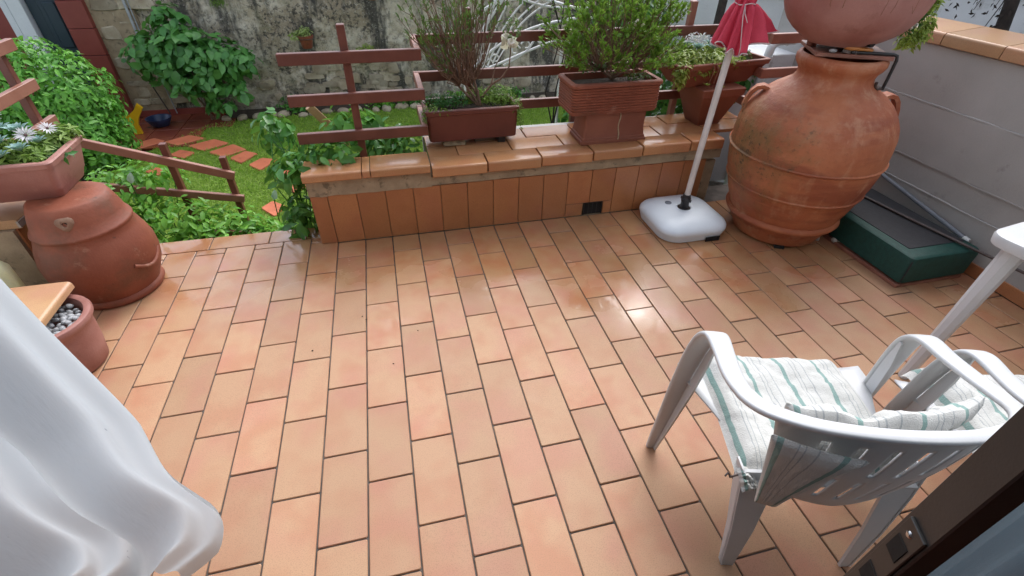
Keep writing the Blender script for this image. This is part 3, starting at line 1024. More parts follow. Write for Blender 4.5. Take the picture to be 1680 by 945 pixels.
ring0 = [mt @ Vector((0.0055 * math.cos(2 * PI * k / 16), 0.0055 * math.sin(2 * PI * k / 16), 0)) for k in range(16)]
ring1 = [mt @ Vector((0.0045 * math.cos(2 * PI * k / 16), 0.0045 * math.sin(2 * PI * k / 16), 0.002)) for k in range(16)]
ring2 = [mt @ Vector((0.002 * math.cos(2 * PI * k / 16), 0.002 * math.sin(2 * PI * k / 16), 0.003)) for k in range(16)]
bb.loft([ring0, ring1, ring2])
bb.build('screw', MT['steel'], spo, 50)

# --- sheer curtain behind the door glass
def drape(name, mat, path, z0f, z1, parent=None, nz=30, amp=0.0, thick=0.0):
    bm = bmesh.new()
    rows = []
    for j in range(nz + 1):
        v = j / nz
        row = []
        for i, (px, py, ph) in enumerate(path):
            zb = z0f(i / (len(path) - 1))
            z = zb + (z1 - zb) * v
            row.append(bm.verts.new((px, py, z)))
        rows.append(row)
    for a, c in zip(rows[:-1], rows[1:]):
        for i in range(len(path) - 1):
            bm.faces.new((a[i], a[i + 1], c[i + 1], c[i]))
    me = bpy.data.meshes.new(name)
    bm.to_mesh(me)
    bm.free()
    return link_mesh(name, me, mat, parent, 180)
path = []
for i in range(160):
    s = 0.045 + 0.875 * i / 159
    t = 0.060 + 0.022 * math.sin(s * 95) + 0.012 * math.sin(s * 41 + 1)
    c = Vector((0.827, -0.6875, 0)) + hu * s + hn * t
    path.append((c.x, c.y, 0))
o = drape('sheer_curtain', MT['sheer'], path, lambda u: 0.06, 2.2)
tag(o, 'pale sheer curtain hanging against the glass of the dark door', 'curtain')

# --- the white curtain on the left
def white_curtain():
    bm = bmesh.new()
    NI, NJ = 150, 70
    rows = []
    for j in range(NJ + 1):
        v = j / NJ                       # 0 hem .. 1 top
        z = 0.05 + 2.3 * v
        # right edge: bellies out towards the hem, tucks in again at the very bottom
        e = -0.445 + 0.085 * math.exp(-((z - 0.30) / 0.17) ** 2) + 0.028 * math.exp(-((z - 0.75) / 0.3) ** 2) - 0.12 * max(0.0, (0.16 - z) / 0.12) ** 1.4 + 0.060 * min(1.0, max(0.0, (z - 0.38) / 0.4))
        row = []
        for i in range(NI + 1):
            u = i / NI                   # 0 right edge .. 1 left
            s = e - 1.15 * u
            dep = 0.045 * math.sin(u * 26 + 0.5 * math.sin(z * 2.2)) * (0.55 + 0.6 * math.exp(-z)) + 0.028 * math.sin(u * 57 + 1.3 + z * 0.8)
            dep += 0.06 * math.exp(-((z - 0.35) / 0.3) ** 2) * math.sin(u * 9 + 0.7)
            roll = 0.05 * math.exp(-u * 26)      # the free edge curls back
            x = s
            y = -0.02 - u * 0.30 * 0 + 0.40 * u * u * 0.3 + dep * 0.9 - roll
            row.append(bm.verts.new((x, y, z)))
        rows.append(row)
    for a, c in zip(rows[:-1], rows[1:]):
        for i in range(NI):
            bm.faces.new((a[i], a[i + 1], c[i + 1], c[i]))
    me = bpy.data.meshes.new('white_curtain')
    bm.to_mesh(me)
    bm.free()
    o = link_mesh('white_curtain', me, MT['cloth'], None, 180)
    tag(o, 'white cotton curtain bellying out in folds at the lower left of the doorway', 'curtain')
white_curtain()

# ================================================================== TIMBER FENCES
def rail_box(bb, p0, p1, h, w, bev=0.003):
    p0, p1 = Vector(p0), Vector(p1)
    d = (p1 - p0)
    L = d.length
    d.normalize()
    side = Vector((0, 0, 1)).cross(d)
    if side.length < 1e-3:
        side = Vector((0, 1, 0))
    side.normalize()
    up = d.cross(side)
    c = (p0 + p1) / 2
    m = Matrix(((d.x, side.x, up.x, c.x), (d.y, side.y, up.y, c.y), (d.z, side.z, up.z, c.z), (0, 0, 0, 1)))
    bb.box((0, 0, 0), (L, w, h), mtx=m, bev=bev)
    return bb
RZ = (1.030, 0.817, 0.606)
fence = thing('timber_fence', 'red brown timber rail fence stepping round the planters on the low wall', 'fence', (1.2, 2.3, 0.3))
for z in RZ:
    rail_box(B(), (-0.275, 2.085, z), (0.470, 2.085, z), 0.060, 0.034).build('rail', MT['timber'], fence)
    rail_box(B(), (0.452, 2.1035, z), (0.452, 2.438, z), 0.058, 0.032).build('rail', MT['timber_pale'], fence)
    rail_box(B(), (0.434, 2.456, z), (2.76, 2.456, z), 0.060, 0.034).build('rail', MT['timber'], fence)
    rail_box(B(), (2.742, 2.438, z), (2.742, 2.137, z), 0.058, 0.032).build('rail', MT['timber_pale'], fence)
    rail_box(B(), (2.724, 2.119, z), (3.42, 2.119, z), 0.060, 0.034).build('rail', MT['timber_pale'], fence)
for (px, py, z0, z1, m) in ((0.067, 2.125, 0.22, 1.182, 'timber'), (0.80, 2.497, 0.30, 1.19, 'timber'), (2.345, 2.497, 0.35, 1.20, 'timber_pale'), (1.55, 2.497, 0.30, 1.12, 'timber')):
    bb = B()
    bb.box((px, py, (z0 + z1) / 2), (0.042, 0.044, z1 - z0), bev=0.003)
    bb.build('post', MT[m], fence)
bb = B()
rail_box(bb, (-0.24, 2.50, 0.66), (-0.05, 2.60, 0.36), 0.05, 0.03)
bb.build('brace', MT['coping_dry'], fence)

lf = thing('parapet_trellis', 'red brown rail trellis on the left parapet beside the flower trough', 'fence', (-1.76, 2.3, 0.3))
for z in RZ:
    rail_box(B(), (-1.752, 1.3, z), (-1.752, 2.71, z), 0.060, 0.034).build('rail', MT['timber_pale'], lf)
for py in (1.62, 2.62):
    bb = B()
    bb.box((-1.793, py, 0.11 if py > 2 else 0.80), (0.044, 0.042, 2.06 if py > 2 else 0.68), bev=0.003)
    bb.build('post', MT['timber'], lf)

sr = thing('stair_handrail', 'sloping red brown timber handrail going down to the lawn', 'handrail', (-1.2, 2.6, -0.3))
rail_box(B(), (-1.66, 2.60, 0.505), (-0.84, 2.60, 0.195), 0.055, 0.030).build('rail', MT['timber_pale'], sr)
rail_box(B(), (-1.66, 2.60, 0.20), (-0.83, 2.60, 0.020), 0.050, 0.030).build('rail', MT['timber_pale'], sr)
rail_box(B(), (-1.20, 2.50, -0.16), (-0.78, 2.50, -0.22), 0.050, 0.030).build('rail', MT['timber_pale'], sr)
for px, z1 in ((-1.205, 0.440), (-0.885, 0.322)):
    bb = B()
    bb.box((px, 2.637, (z1 - 0.75) / 2), (0.040, 0.042, z1 + 0.75), bev=0.003)
    bb.build('post', MT['timber'], sr)

# ================================================================== POTS ON THE PLANTER WALL
def pot(bb, cx, cy, secs, ang, cr, wall=0.022, lip=0.0):
    """secs: (z, hx, hy) from bottom to rim; hollow inside"""
    rings = [rrect(cx, cy, z, hx, hy, cr, ang) for z, hx, hy in secs]
    z, hx, hy = secs[-1]
    rings.append(rrect(cx, cy, z, hx - wall, hy - wall, cr * 0.7, ang))
    rings.append(rrect(cx, cy, z - 0.05, hx - wall, hy - wall, cr * 0.7, ang))
    bb.loft(rings, True, True)
    return bb
def soil(parent, cx, cy, z, hx, hy, ang=0.0, cr=0.02):
    n = 1
    bb = B()
    rings = [rrect(cx, cy, z, hx, hy, cr, ang), rrect(cx, cy, z + 0.012, hx * 0.6, hy * 0.6, cr, ang), rrect(cx, cy, z + 0.016, hx * 0.1, hy * 0.1, 0.002, ang)]
    bb.loft(rings, False, True)
    return bb.build('soil', MT['soil'], parent, 60)

# trough 1
t1 = thing('brown_trough', 'long smooth dark brown trough raised on blocks, holding the bare-stemmed shrub', 'planter', (0.75, 2.26, 0.46))
b = B()
pot(b, 0.757, 2.265, [(0.502, 0.272, 0.118), (0.508, 0.280, 0.126), (0.655, 0.288, 0.132), (0.668, 0.290, 0.134), (0.672, 0.296, 0.140), (0.694, 0.297, 0.141), (0.698, 0.293, 0.137)], 0.02, 0.022)
b.build('trough_body', MT['plastic_terra'], t1, 40)
soil(t1, 0.757, 2.265, 0.655, 0.27, 0.115, 0.02)
for dx in (-0.12, 0.19):
    bb = B()
    bb.box((0.757 + dx, 2.25, 0.4805), (0.14 if dx < 0 else 0.05, 0.16, 0.043), bev=0.004)
    bb.build('foot', MT['mortar'] if dx < 0 else MT['black'], t1)

# pedestal + ribbed trough 2
p2 = thing('terracotta_pedestal', 'upturned tapered terracotta pot used as a stand under the ribbed trough', 'stand', (1.655, 2.1, 0.47))
b = B()
zz = 0.475
b.loft([rrect(1.652, 2.09, z, hx, hy, 0.012) for z, hx, hy in ((zz, 0.226, 0.118), (zz + 0.020, 0.226, 0.118), (zz + 0.024, 0.219, 0.112), (zz + 0.036, 0.218, 0.111), (zz + 0.040, 0.213, 0.107), (zz + 0.10, 0.205, 0.100), (zz + 0.192, 0.208, 0.101))])
b.build('stand_body', MT['terra_dark'], p2, 35)
b = B()
b.tube([(1.677 + 0.004 * math.sin(k), 1.9735 + 0.0135 * min(1, k / 4), zz + 0.022 + 0.165 * k / 9) for k in range(10)], 0.004, 5)
b.build('lime_streak', MT['mortar'], p2, 60)
t2 = thing('ribbed_trough', 'ribbed terracotta trough with the dense green azalea, on a tapered stand', 'planter', (1.62, 2.1, 0.67))
b = B()
secs = [(0.669, 0.282, 0.128), (0.673, 0.287, 0.133)]
z = 0.680
for k in range(9):
    h = 0.0165
    secs += [(z, 0.2865, 0.1325), (z + 0.004, 0.2915, 0.1375), (z + h - 0.004, 0.2925, 0.1385), (z + h - 0.0005, 0.2870, 0.133)]
    z += h
secs += [(z + 0.002, 0.292, 0.138), (z + 0.006, 0.300, 0.146), (z + 0.022, 0.300, 0.146), (z + 0.027, 0.295, 0.141)]
pot(b, 1.622, 2.095, secs, 0.02, 0.03, 0.026)
b.build('trough_body', MT['terra'], t2, 30)
soil(t2, 1.622, 2.095, z - 0.012, 0.27, 0.115, 0.02)
T2Z = z

# square pot + rectangular planter 3
p3 = thing('square_pot_stand', 'square tapered terracotta pot standing under the succulent planter', 'stand', (2.43, 2.2, 0.48))
b = B()
zz = 0.482
a3 = 0.06
b.loft([rrect(2.430, 2.215, z, h, h, 0.012, a3) for z, h in ((zz, 0.082), (zz + 0.006, 0.086), (zz + 0.20, 0.148), (zz + 0.212, 0.150), (zz + 0.216, 0.165), (zz + 0.262, 0.168), (zz + 0.266, 0.164))])
b.build('stand_body', MT['terra_dark'], p3, 35)
t3 = thing('succulent_planter', 'flared terracotta planter of succulents at the right end of the low wall', 'planter', (2.45, 2.25, 0.75))
a3 = 0.13
b = B()
pot(b, 2.430, 2.275, [(0.749, 0.262, 0.105), (0.755, 0.268, 0.110), (0.862, 0.355, 0.150), (0.866, 0.366, 0.160), (0.892, 0.372, 0.164), (0.897, 0.368, 0.160)], a3, 0.02)
b.build('planter_body', MT['terra_dark'], t3, 35)
soil(t3, 2.430, 2.275, 0.862, 0.335, 0.132, a3)

# ================================================================== PLANTS IN POTS
def branchy(parent, base, n0, spread, length, mat, levels=3, r0=0.012, up=0.9, kids=3, bias=(0, 0, 0), sway=0.12, tips=None):
    bb = B()
    ends = []
    def grow(p, d, L, r, lev):
        pts = [p]
        q = Vector(p)
        dd = Vector(d)
        m = 4
        for i in range(m):
            dd = (dd + Vector((random.gauss(0, sway), random.gauss(0, sway), random.gauss(0, sway * 0.6))) + Vector((0, 0, 0.05))).normalized()
            q = q + dd * (L / m)
            pts.append(q.copy())
        bb.tube(pts, r, 5 if r > 0.004 else 4, r * 0.6)
        if lev == 0:
            ends.append((q.copy(), dd.copy()))
            return
        for k in range(kids if lev > 1 else kids):
            nd = rand_rot(dd, spread)
            st = pts[-1] if k < 2 else pts[random.choice((2, 3))]
            grow(st, nd, L * random.uniform(0.6, 0.95), r * 0.62, lev - 1)
    for k in range(n0):
        a = 2 * PI * k / n0 + random.uniform(-0.4, 0.4)
        d = Vector((math.cos(a) * spread * 1.3, math.sin(a) * spread * 0.9, up)) + Vector(bias)
        grow(Vector(base), d.normalized(), length * random.uniform(0.8, 1.1), r0, levels)
    bb.build('stems', mat, parent, 80)
    return ends

# shrub 1: bare stems with leaf tufts at the tips
s1 = thing('bare_stemmed_azalea', 'azalea with many bare brown stems and thin leaf tufts, in the brown trough', 'shrub', (0.83, 2.28, 0.66))
random.seed(21)
def fan_shrub(parent, base, nodes, tips, mat_stem, mat_leaf, L, w, tuft, r=0.0042, spread=0.6, trunk=0.013, tuftlen=0.06, nsub=(1, 2, 2, 3)):
    bb = B()
    P, D, Nn = [], [], []
    for nd in nodes:
        m = Vector(base).lerp(Vector(nd), 0.5) + Vector((random.gauss(0, .008), random.gauss(0, .008), 0.004))
        bb.tube([base, m, nd], trunk, 7, trunk * 0.55)
    for t in tips:
        t = Vector(t)
        nd = Vector(min(nodes, key=lambda q: (Vector(q) - t).length + random.uniform(0, 0.10)))
        c1 = nd.lerp(t, 0.33) + Vector((random.gauss(0, .014), random.gauss(0, .014), -0.02))
        c2 = nd.lerp(t, 0.68) + Vector((random.gauss(0, .016), random.gauss(0, .016), -0.012))
        path = [nd, c1, c2, t]
        bb.tube(path, r, 5, 0.0016)
        d = (t - c2).normalized()
        # side twigs
        subs = [(t, d)]
        for k in range(random.choice(nsub)):
            q = c1.lerp(c2, random.uniform(0.3, 1.0)) if random.random() < 0.5 else c2.lerp(t, random.uniform(0.0, 0.7))
            dd = rand_rot(d + Vector((0, 0, 0.4)), 0.4)
            e = q + dd * random.uniform(0.04, 0.10)
            bb.tube([q, q.lerp(e, 0.5) + Vector((random.gauss(0, .004), 0, 0)), e], 0.0021, 4, 0.0012)
            subs.append((e, dd))
        for e, dd in subs:
            for k in range(int(tuft * random.uniform(0.6, 1.4))):
                P.append(e - dd * (random.random() ** 1.6) * tuftlen)
                D.append(rand_rot(dd + Vector((0, 0, 0.5)), spread))
                Nn.append(rand_rot((0, 0, 1), 0.6))
    bb.build('stems', mat_stem, parent, 80)
    leaves_mesh('foliage', T_SMALL, np.array(P), np.array(D), np.array(Nn), L * (1 + 0.25 * rng.normal(size=len(P)).clip(-1, 1)), w, mat_leaf, parent)['kind'] = 'stuff'
tips = []
for k in range(125):
    a = random.uniform(-1.15, 0.10) if k % 8 else random.uniform(0.1, 0.5)
    rr = random.uniform(0.44, 0.74) if random.random() < 0.85 else random.uniform(0.30, 0.45)
    tips.append((0.80 + math.sin(a) * rr * 0.66, 2.27 + random.gauss(0, 0.09), 0.70 + math.cos(a * 0.85) * rr))
fan_shrub(s1, (0.835, 2.285, 0.655), [(0.815, 2.27, 0.765), (0.74, 2.27, 0.800), (0.80, 2.30, 0.815), (0.70, 2.29, 0.790), (0.78, 2.33, 0.79)], tips, MT['bark'], MT['l_azalea'], 0.036, 0.24, 5, r=0.0032, trunk=0.012, tuftlen=0.05, nsub=(0, 1, 1, 2))
# one side branch curving right with a pale bloom
bb = B()
bb.tube([(0.84, 2.28, 0.72), (0.90, 2.26, 0.80), (0.96, 2.25, 0.835), (1.01, 2.25, 0.90), (1.02, 2.25, 1.00), (1.00, 2.25, 1.10)], 0.008, 6, 0.003)
bb.tube([(0.90, 2.26, 0.80), (0.93, 2.28, 0.90), (0.99, 2.30, 0.98)], 0.005, 5, 0.002)
bb.build('side_branch', MT['bark'], s1, 80)
P, nr = blobs(60, [(1.03, 2.25, 1.10, 0.06, 0.05, 0.09)], 0.2, 0.4)
leaves_mesh('foliage', T_SMALL, P, tangents(nr, -0.2), nr, 0.038 * np.ones(len(P)), 0.32, MT['l_azalea'], s1)['kind'] = 'stuff'

def bloom(name, label, c, r, mat, group=None, n=22):
    o = thing(name, label, 'flower', c, group=group)
    P, nr = blobs(n, [(c[0], c[1], c[2], r * 0.45, r * 0.45, r * 0.5)], 0.3, 0.2)
    d = tangents(nr, -0.8)
    leaves_mesh('petals', T_BROAD, P, d, nr, r * np.ones(len(P)), 0.8, mat, o)
    return o
bloom('cream_bloom', 'cream white bloom held on the side branch of the bare-stemmed azalea', (1.005, 2.24, 1.035), 0.055, MT['rose'])
bloom('wilted_bloom', 'small faded pinkish bloom among the dense azalea foliage', (1.66, 1.93, 1.17), 0.038, MT['rose'], n=14)

# low weeds in trough 1
w1 = thing('trough_weeds', 'low green weeds spilling from the right half of the brown trough', 'plant', (0.95, 2.27, 0.68))
bush(w1, T_SMALL, MT['l_weed'], [(0.95, 2.30, 0.72, 0.12, 0.09, 0.07), (0.85, 2.33, 0.71, 0.16, 0.06, 0.06), (1.045, 2.20, 0.68, 0.035, 0.07, 0.06), (1.06, 2.14, 0.62, 0.02, 0.03, 0.07)], 1500, 0.022, 0.3, shell=0.2)
bush(w1, T_SMALL, MT['l_weed'], [(0.50, 2.16, 0.70, 0.05, 0.04, 0.035), (0.46, 2.14, 0.66, 0.015, 0.03, 0.06), (0.58, 2.13, 0.695, 0.06, 0.015, 0.02)], 240, 0.020, 0.3, shell=0.2)
bush(w1, T_SMALL, MT['l_ivy'], [(0.62, 2.30, 0.71, 0.16, 0.08, 0.05)], 700, 0.022, 0.35, shell=0.2)

# shrub 2: dense green azalea
s2 = thing('dense_azalea', 'dense bright green azalea bush growing in the ribbed trough', 'shrub', (1.63, 2.11, 0.84))
random.seed(5)
tips = []
for k in range(210):
    a = random.uniform(0, 2 * PI)
    el = math.asin(random.uniform(0.12, 1.0))
    q = random.uniform(0.80, 1.08) * (1 + 0.12 * math.sin(3 * a + 1) + 0.10 * math.sin(5 * a + el * 4))
    tips.append((1.63 + 0.43 * q * math.cos(el) * math.cos(a), 2.11 + 0.34 * q * math.cos(el) * math.sin(a), 0.90 + 0.52 * q * math.sin(el)))
fan_shrub(s2, (1.64, 2.11, 0.835), [(1.60, 2.11, 0.905), (1.68, 2.10, 0.91), (1.54, 2.08, 0.905), (1.75, 2.09, 0.90), (1.64, 2.18, 0.92), (1.63, 2.03, 0.90)], tips, MT['bark'], MT['l_azalea2'], 0.029, 0.40, 17, r=0.0036, spread=0.75, trunk=0.009)
bush(s2, T_SMALL, MT['l_azalea'], [(1.50, 2.05, 0.93, 0.12, 0.06, 0.03), (1.80, 2.08, 0.86, 0.10, 0.06, 0.02)], 260, 0.022, 0.4, shell=0.2)

def rosette(parent, c, r, n, mat, tilt=0.5, w=0.45, name='rosette'):
    P, D, Nn = [], [], []
    for k in range(n):
        a = k * 2.399
        el = tilt + 0.8 * (k / n)
        d = Vector((math.cos(a) * math.cos(el), math.sin(a) * math.cos(el), math.sin(el)))
        P.append(Vector(c) + d * r * 0.05)
        D.append(d)
        Nn.append(Vector((-math.cos(a) * math.sin(el), -math.sin(a) * math.sin(el), math.cos(el))))
    L = np.array([r * (1 - 0.55 * k / n) for k in range(n)])
    return leaves_mesh(name, T_BROAD, np.array(P), np.array(D), np.array(Nn), L, w, mat, parent)

def daisy(parent, c, r, nrm=(0, -0.3, 1), n=18):
    nrm = Vector(nrm).normalized()
    x = nrm.orthogonal().normalized()
    y = nrm.cross(x)
    P, D, Nn = [], [], []
    for k in range(n):
        a = 2 * PI * k / n + random.uniform(-0.08, 0.08)
        d = (x * math.cos(a) + y * math.sin(a) + nrm * random.uniform(0.05, 0.3)).normalized()
        P.append(Vector(c) + d * r * 0.15)
        D.append(d)
        Nn.append(nrm)
    o = leaves_mesh('daisy_petals', T_SMALL, np.array(P), np.array(D), np.array(Nn), np.full(n, r), 0.22, MT['petal'], parent)
    bb = B()
    bb.lathe([(-0.004, r * 0.02), (0.0, r * 0.16), (0.006, r * 0.13), (0.008, r * 0.02)], (0, 0, 0), 10)
    q = nrm.to_track_quat('Z', 'Y').to_matrix().to_4x4()
    bmesh.ops.transform(bb.bm, matrix=Matrix.Translation(c) @ q, verts=bb.bm.verts)
    e = bb.build('daisy_eye', MT['flower_eye'], parent, 60)

# succulents in planter 3
g3 = thing('mixed_succulents', 'yellow green and blue grey succulents filling the flared planter', 'plant', (2.4, 2.27, 0.88))
bush(g3, T_SMALL, MT['l_succ'], [(2.18, 2.20, 0.91, 0.14, 0.10, 0.06), (2.42, 2.18, 0.90, 0.20, 0.08, 0.05), (2.35, 2.33, 0.93, 0.25, 0.08, 0.05), (2.10, 2.08, 0.84, 0.05, 0.04, 0.08), (2.27, 2.13, 0.86, 0.1, 0.03, 0.05)], 2100, 0.033, 0.42, shell=0.3, up=0.8)
bush(g3, T_SMALL, MT['l_azalea'], [(2.66, 2.30, 0.90, 0.08, 0.08, 0.045), (2.52, 2.25, 0.88, 0.06, 0.06, 0.04)], 500, 0.028, 0.4, shell=0.3, up=0.8)
for k, (dx, dy, dz) in enumerate(((2.26, 2.20, 0.965), (2.36, 2.18, 0.965), (2.24, 2.32, 0.96), (2.42, 2.31, 0.96))):
    rosette(g3, (dx, dy, dz), 0.065, 20, MT['l_blue'])
P, nr = blobs(110, [(2.29, 2.30, 1.0, 0.10, 0.06, 0.035)], 0.3, 0.8)
leaves_mesh('white_flowers', T_SMALL, P, tangents(nr, -0.6), nr, 0.03 * np.ones(len(P)), 0.3, MT['petal'], g3)
bb = B()
for (x0, dz) in ((2.33, 0.13), (2.40, 0.15), (2.36, 0.18)):
    bb.tube([(x0, 2.11, 0.90), (x0 + 0.01, 2.08, 0.87), (x0 - 0.01, 2.075, 0.88 - dz * 0.7), (x0 + 0.03 * random.uniform(-1, 1), 2.07, 0.89 - dz)], 0.0035, 5, 0.002)
bb.build('trailing_stems', MT['twig'], g3, 80)
for (x0, z0) in ((2.30, 0.775), (2.41, 0.755), (2.37, 0.735)):
    rosette(g3, (x0, 2.065, z0), 0.032, 8, MT['l_succ'], 0.3, 0.4)

# ================================================================== UMBRELLA
um = thing('garden_umbrella', 'closed red parasol on a white pole standing in a white base', 'umbrella', (2.06, 1.645, 0))
b = B()
ux, uy = 2.068, 1.648
rings = []
for z, h, cr in ((0.002, 0.215, 0.12), (0.006, 0.224, 0.12), (0.055, 0.238, 0.125), (0.062, 0.240, 0.125), (0.075, 0.239, 0.125), (0.092, 0.228, 0.12), (0.108, 0.205, 0.115), (0.122, 0.165, 0.10), (0.130, 0.11, 0.08), (0.133, 0.062, 0.06)):
    rings.append(rrect(ux, uy, z, h, h, cr, 0.0, 8))
b.loft(rings, True, False)
n = len(rings[-1])
vtop = b.bm.verts[:]
# round socket in the middle
ringc = []
for zz_, rr in ((0.134, 0.050), (0.131, 0.044), (0.10, 0.042)):
    ringc.append([(ux + rr * math.cos(PI / 2 * 0 + 2 * PI * k / n), uy + rr * math.sin(2 * PI * k / n), zz_) for k in range(n)])
b.loft([rings[-1]] + ringc, False, True)
b.build('umbrella_base', MT['base_plastic'], um, 50)
# moulded notches low on the sides and a filling hole on top
B().box((ux + 0.10, uy - 0.2385, 0.018), (0.10, 0.006, 0.034), bev=0.002).build('grip_notch', MT['hole'], um)
b = B()
b.lathe([(0.1300, 0.022), (0.1345, 0.022), (0.1350, 0.016), (0.1315, 0.014), (0.1312, 0.001)], (ux - 0.075, uy + 0.075, 0.0), 20)
b.build('filler_cap', MT['grey_pole'], um, 40)
b = B()
b.lathe([(0.10, 0.0415), (0.128, 0.0415), (0.131, 0.034), (0.135, 0.027), (0.17, 0.026), (0.178, 0.030), (0.200, 0.030), (0.204, 0.026), (0.222, 0.025), (0.224, 0.020)], (ux, uy, 0), 24)
for k in range(4):
    a = PI / 2 * k + 0.4
    b.box((ux + 0.033 * math.cos(a), uy + 0.033 * math.sin(a), 0.189), (0.014, 0.010, 0.020), rotz=a, bev=0.002)
b.build('collar', MT['black'], um, 40)
b = B()
b.tube([(ux, uy, 0.14), (ux + 0.008, uy, 0.50), (ux + 0.030, uy, 1.10), (ux + 0.048, uy, 1.60), (ux + 0.06, uy, 2.0)], 0.019, 16)
b.build('pole', MT['pole'], um, 60)
# folded canopy: pleated cloth gathered by a string, loose flaps below it
b = B()
seg = 120
rings = []
def lobes(a, right, left, front, back):
    c_, s_ = math.cos(a), math.sin(a)
    return right * max(0, c_) ** 2 + left * max(0, -c_) ** 2 + front * max(0, -s_) ** 2 + back * max(0, s_) ** 2
NVC = 16
for j in range(NVC + 1):
    v = 1 - j / NVC
    ring = []
    for i in range(seg):
        a = 2 * PI * i / seg
        hem = lobes(a, 1.165, 1.115, 1.075, 1.12) + 0.014 * math.cos(9 * a + 1.0)
        R = lobes(a, 0.112, 0.052, 0.040, 0.055)
        pl = 0.55 * math.cos(9 * a + 1.4 * math.sin(2 * a) + 1.2 * v) + 0.22 * math.cos(19 * a + 2.0 * v)
        r = 0.040 + R * (v ** 0.55) * (1 + pl * (0.35 + 0.65 * v)) + 0.012 * math.cos(9 * a + 1.4 * math.sin(2 * a)) * (1 - v)
        r = max(r, 0.022)
        z = 1.305 - v * (1.305 - hem) + 0.012 * mnoise.noise((math.cos(a) * 3, math.sin(a) * 3, v * 4))
        ring.append((ux + 0.040 + r * math.cos(a), uy + r * math.sin(a), z))
    rings.append(ring)
for (z, r, amp) in ((1.325, 0.045, 0.22), (1.36, 0.058, 0.28), (1.45, 0.066, 0.28), (1.7, 0.06, 0.26), (1.95, 0.03, 0.2)):
    rings.append([(ux + 0.042 + 0.03 * (z - 1.3) + r * (1 + amp * math.cos(9 * (2 * PI * i / seg) + 1.4 * math.sin(4 * PI * i / seg))) * math.cos(2 * PI * i / seg), uy + r * (1 + amp * math.cos(9 * (2 * PI * i / seg) + 1.4 * math.sin(4 * PI * i / seg))) * math.sin(2 * PI * i / seg), z) for i in range(seg)])
b.loft(rings, False, True)
o = b.build('canopy', MT['red_cloth'], um, 180)
sm = o.modifiers.new('thick', 'SOLIDIFY')
sm.thickness = 0.002
b = B()
b.tube([Vector(p) + (Vector(p) - Vector((ux + 0.035, uy, p[2]))).normalized() * 0.004 for p in rings[0]] + [rings[0][0]], 0.0035, 5)
b.build('hem_piping', MT['string'], um, 80)
b = B()
pts = []
for i in range(49):
    a = 2 * PI * i / 48
    pts.append((ux + 0.041 + 0.050 * math.cos(a), uy + 0.050 * math.sin(a), 1.305 + 0.004 * math.sin(3 * a)))
b.tube(pts, 0.003, 5)
b.tube([(ux + 0.01, uy - 0.048, 1.305), (ux - 0.005, uy - 0.075, 1.26), (ux - 0.012, uy - 0.105, 1.20), (ux + 0.005, uy - 0.11, 1.12), (ux + 0.015, uy - 0.10, 1.07)], 0.0022, 5)
b.tube([(ux + 0.01, uy - 0.048, 1.305), (ux + 0.0, uy - 0.078, 1.27), (ux + 0.02, uy - 0.09, 1.23)], 0.0022, 5)
b.build('tie_string', MT['string'], um, 80)

# ================================================================== BIG JAR
JX, JY = 2.673, 1.475
jar = thing('big_terracotta_jar', 'huge weathered terracotta oil jar with two small handles and ribs', 'jar', (JX, JY, 0))
prof = [(0.012, 0.235), (0.016, 0.262), (0.035, 0.270), (0.09, 0.298), (0.130, 0.322), (0.136, 0.338), (0.150, 0.345), (0.166, 0.340), (0.174, 0.326), (0.20, 0.336), (0.25, 0.356), (0.30, 0.372),
        (0.352, 0.388), (0.357, 0.397), (0.364, 0.399), (0.370, 0.3925), (0.43, 0.409), (0.50, 0.420), (0.548, 0.4240), (0.553, 0.433), (0.561, 0.436), (0.567, 0.4255), (0.63, 0.4245), (0.70, 0.419), (0.75, 0.405), (0.80, 0.378),
        (0.85, 0.338), (0.89, 0.290), (0.92, 0.242), (0.935, 0.218), (0.945, 0.206), (0.965, 0.193), (0.985, 0.190), (1.005, 0.196), (1.025, 0.212), (1.045, 0.222), (1.066, 0.222), (1.080, 0.212), (1.083, 0.198), (1.06, 0.18), (0.95, 0.16)]
def wob(a, z):
    return 1 + 0.006 * mnoise.noise((math.cos(a) * 2, math.sin(a) * 2, z * 4)) + 0.004 * math.sin(3 * a + z * 2)
b = B()
b.lathe(prof, (JX, JY, 0), 80, True, True, wob)
b.build('jar_body', MT['terra_jar'], jar, 50)
for ang in (math.radians(146), math.radians(-18)):
    ca, sa = math.cos(ang), math.sin(ang)
    pts = []
    for (r, z) in ((0.305, 0.870), (0.335, 0.880), (0.365, 0.872), (0.388, 0.845), (0.404, 0.805), (0.412, 0.765), (0.402, 0.735)):
        pts.append((r, z))
    bb = B()
    P3 = [(JX + r * ca, JY + r * sa, z) for r, z in pts]
    side = Vector((-sa, ca, 0))
    n = len(P3)
    sides, ups = [], []
    for i in range(n):
        t = (Vector(P3[min(i + 1, n - 1)]) - Vector(P3[max(i - 1, 0)])).normalized()
        sides.append(side)
        ups.append(side.cross(t).normalized())
    bb.sweep(P3, sides, ups, [0.075, 0.066, 0.058, 0.054, 0.056, 0.064, 0.074], [0.022] * n)
    bevel_all(bb, 0.007, 2)
    bb.build('handle', MT['terra_jar'], jar, 60)
for k in range(3):
    a = math.radians((-120, -45, 80)[k])
    bb = B()
    bb.box((JX + 0.235 * math.cos(a), JY + 0.235 * math.sin(a), 0.010), (0.09, 0.06, 0.02), rotz=a, bev=0.005)
    bb.build('wedge', MT['pale_stone'] if k == 1 else MT['hole'], jar)
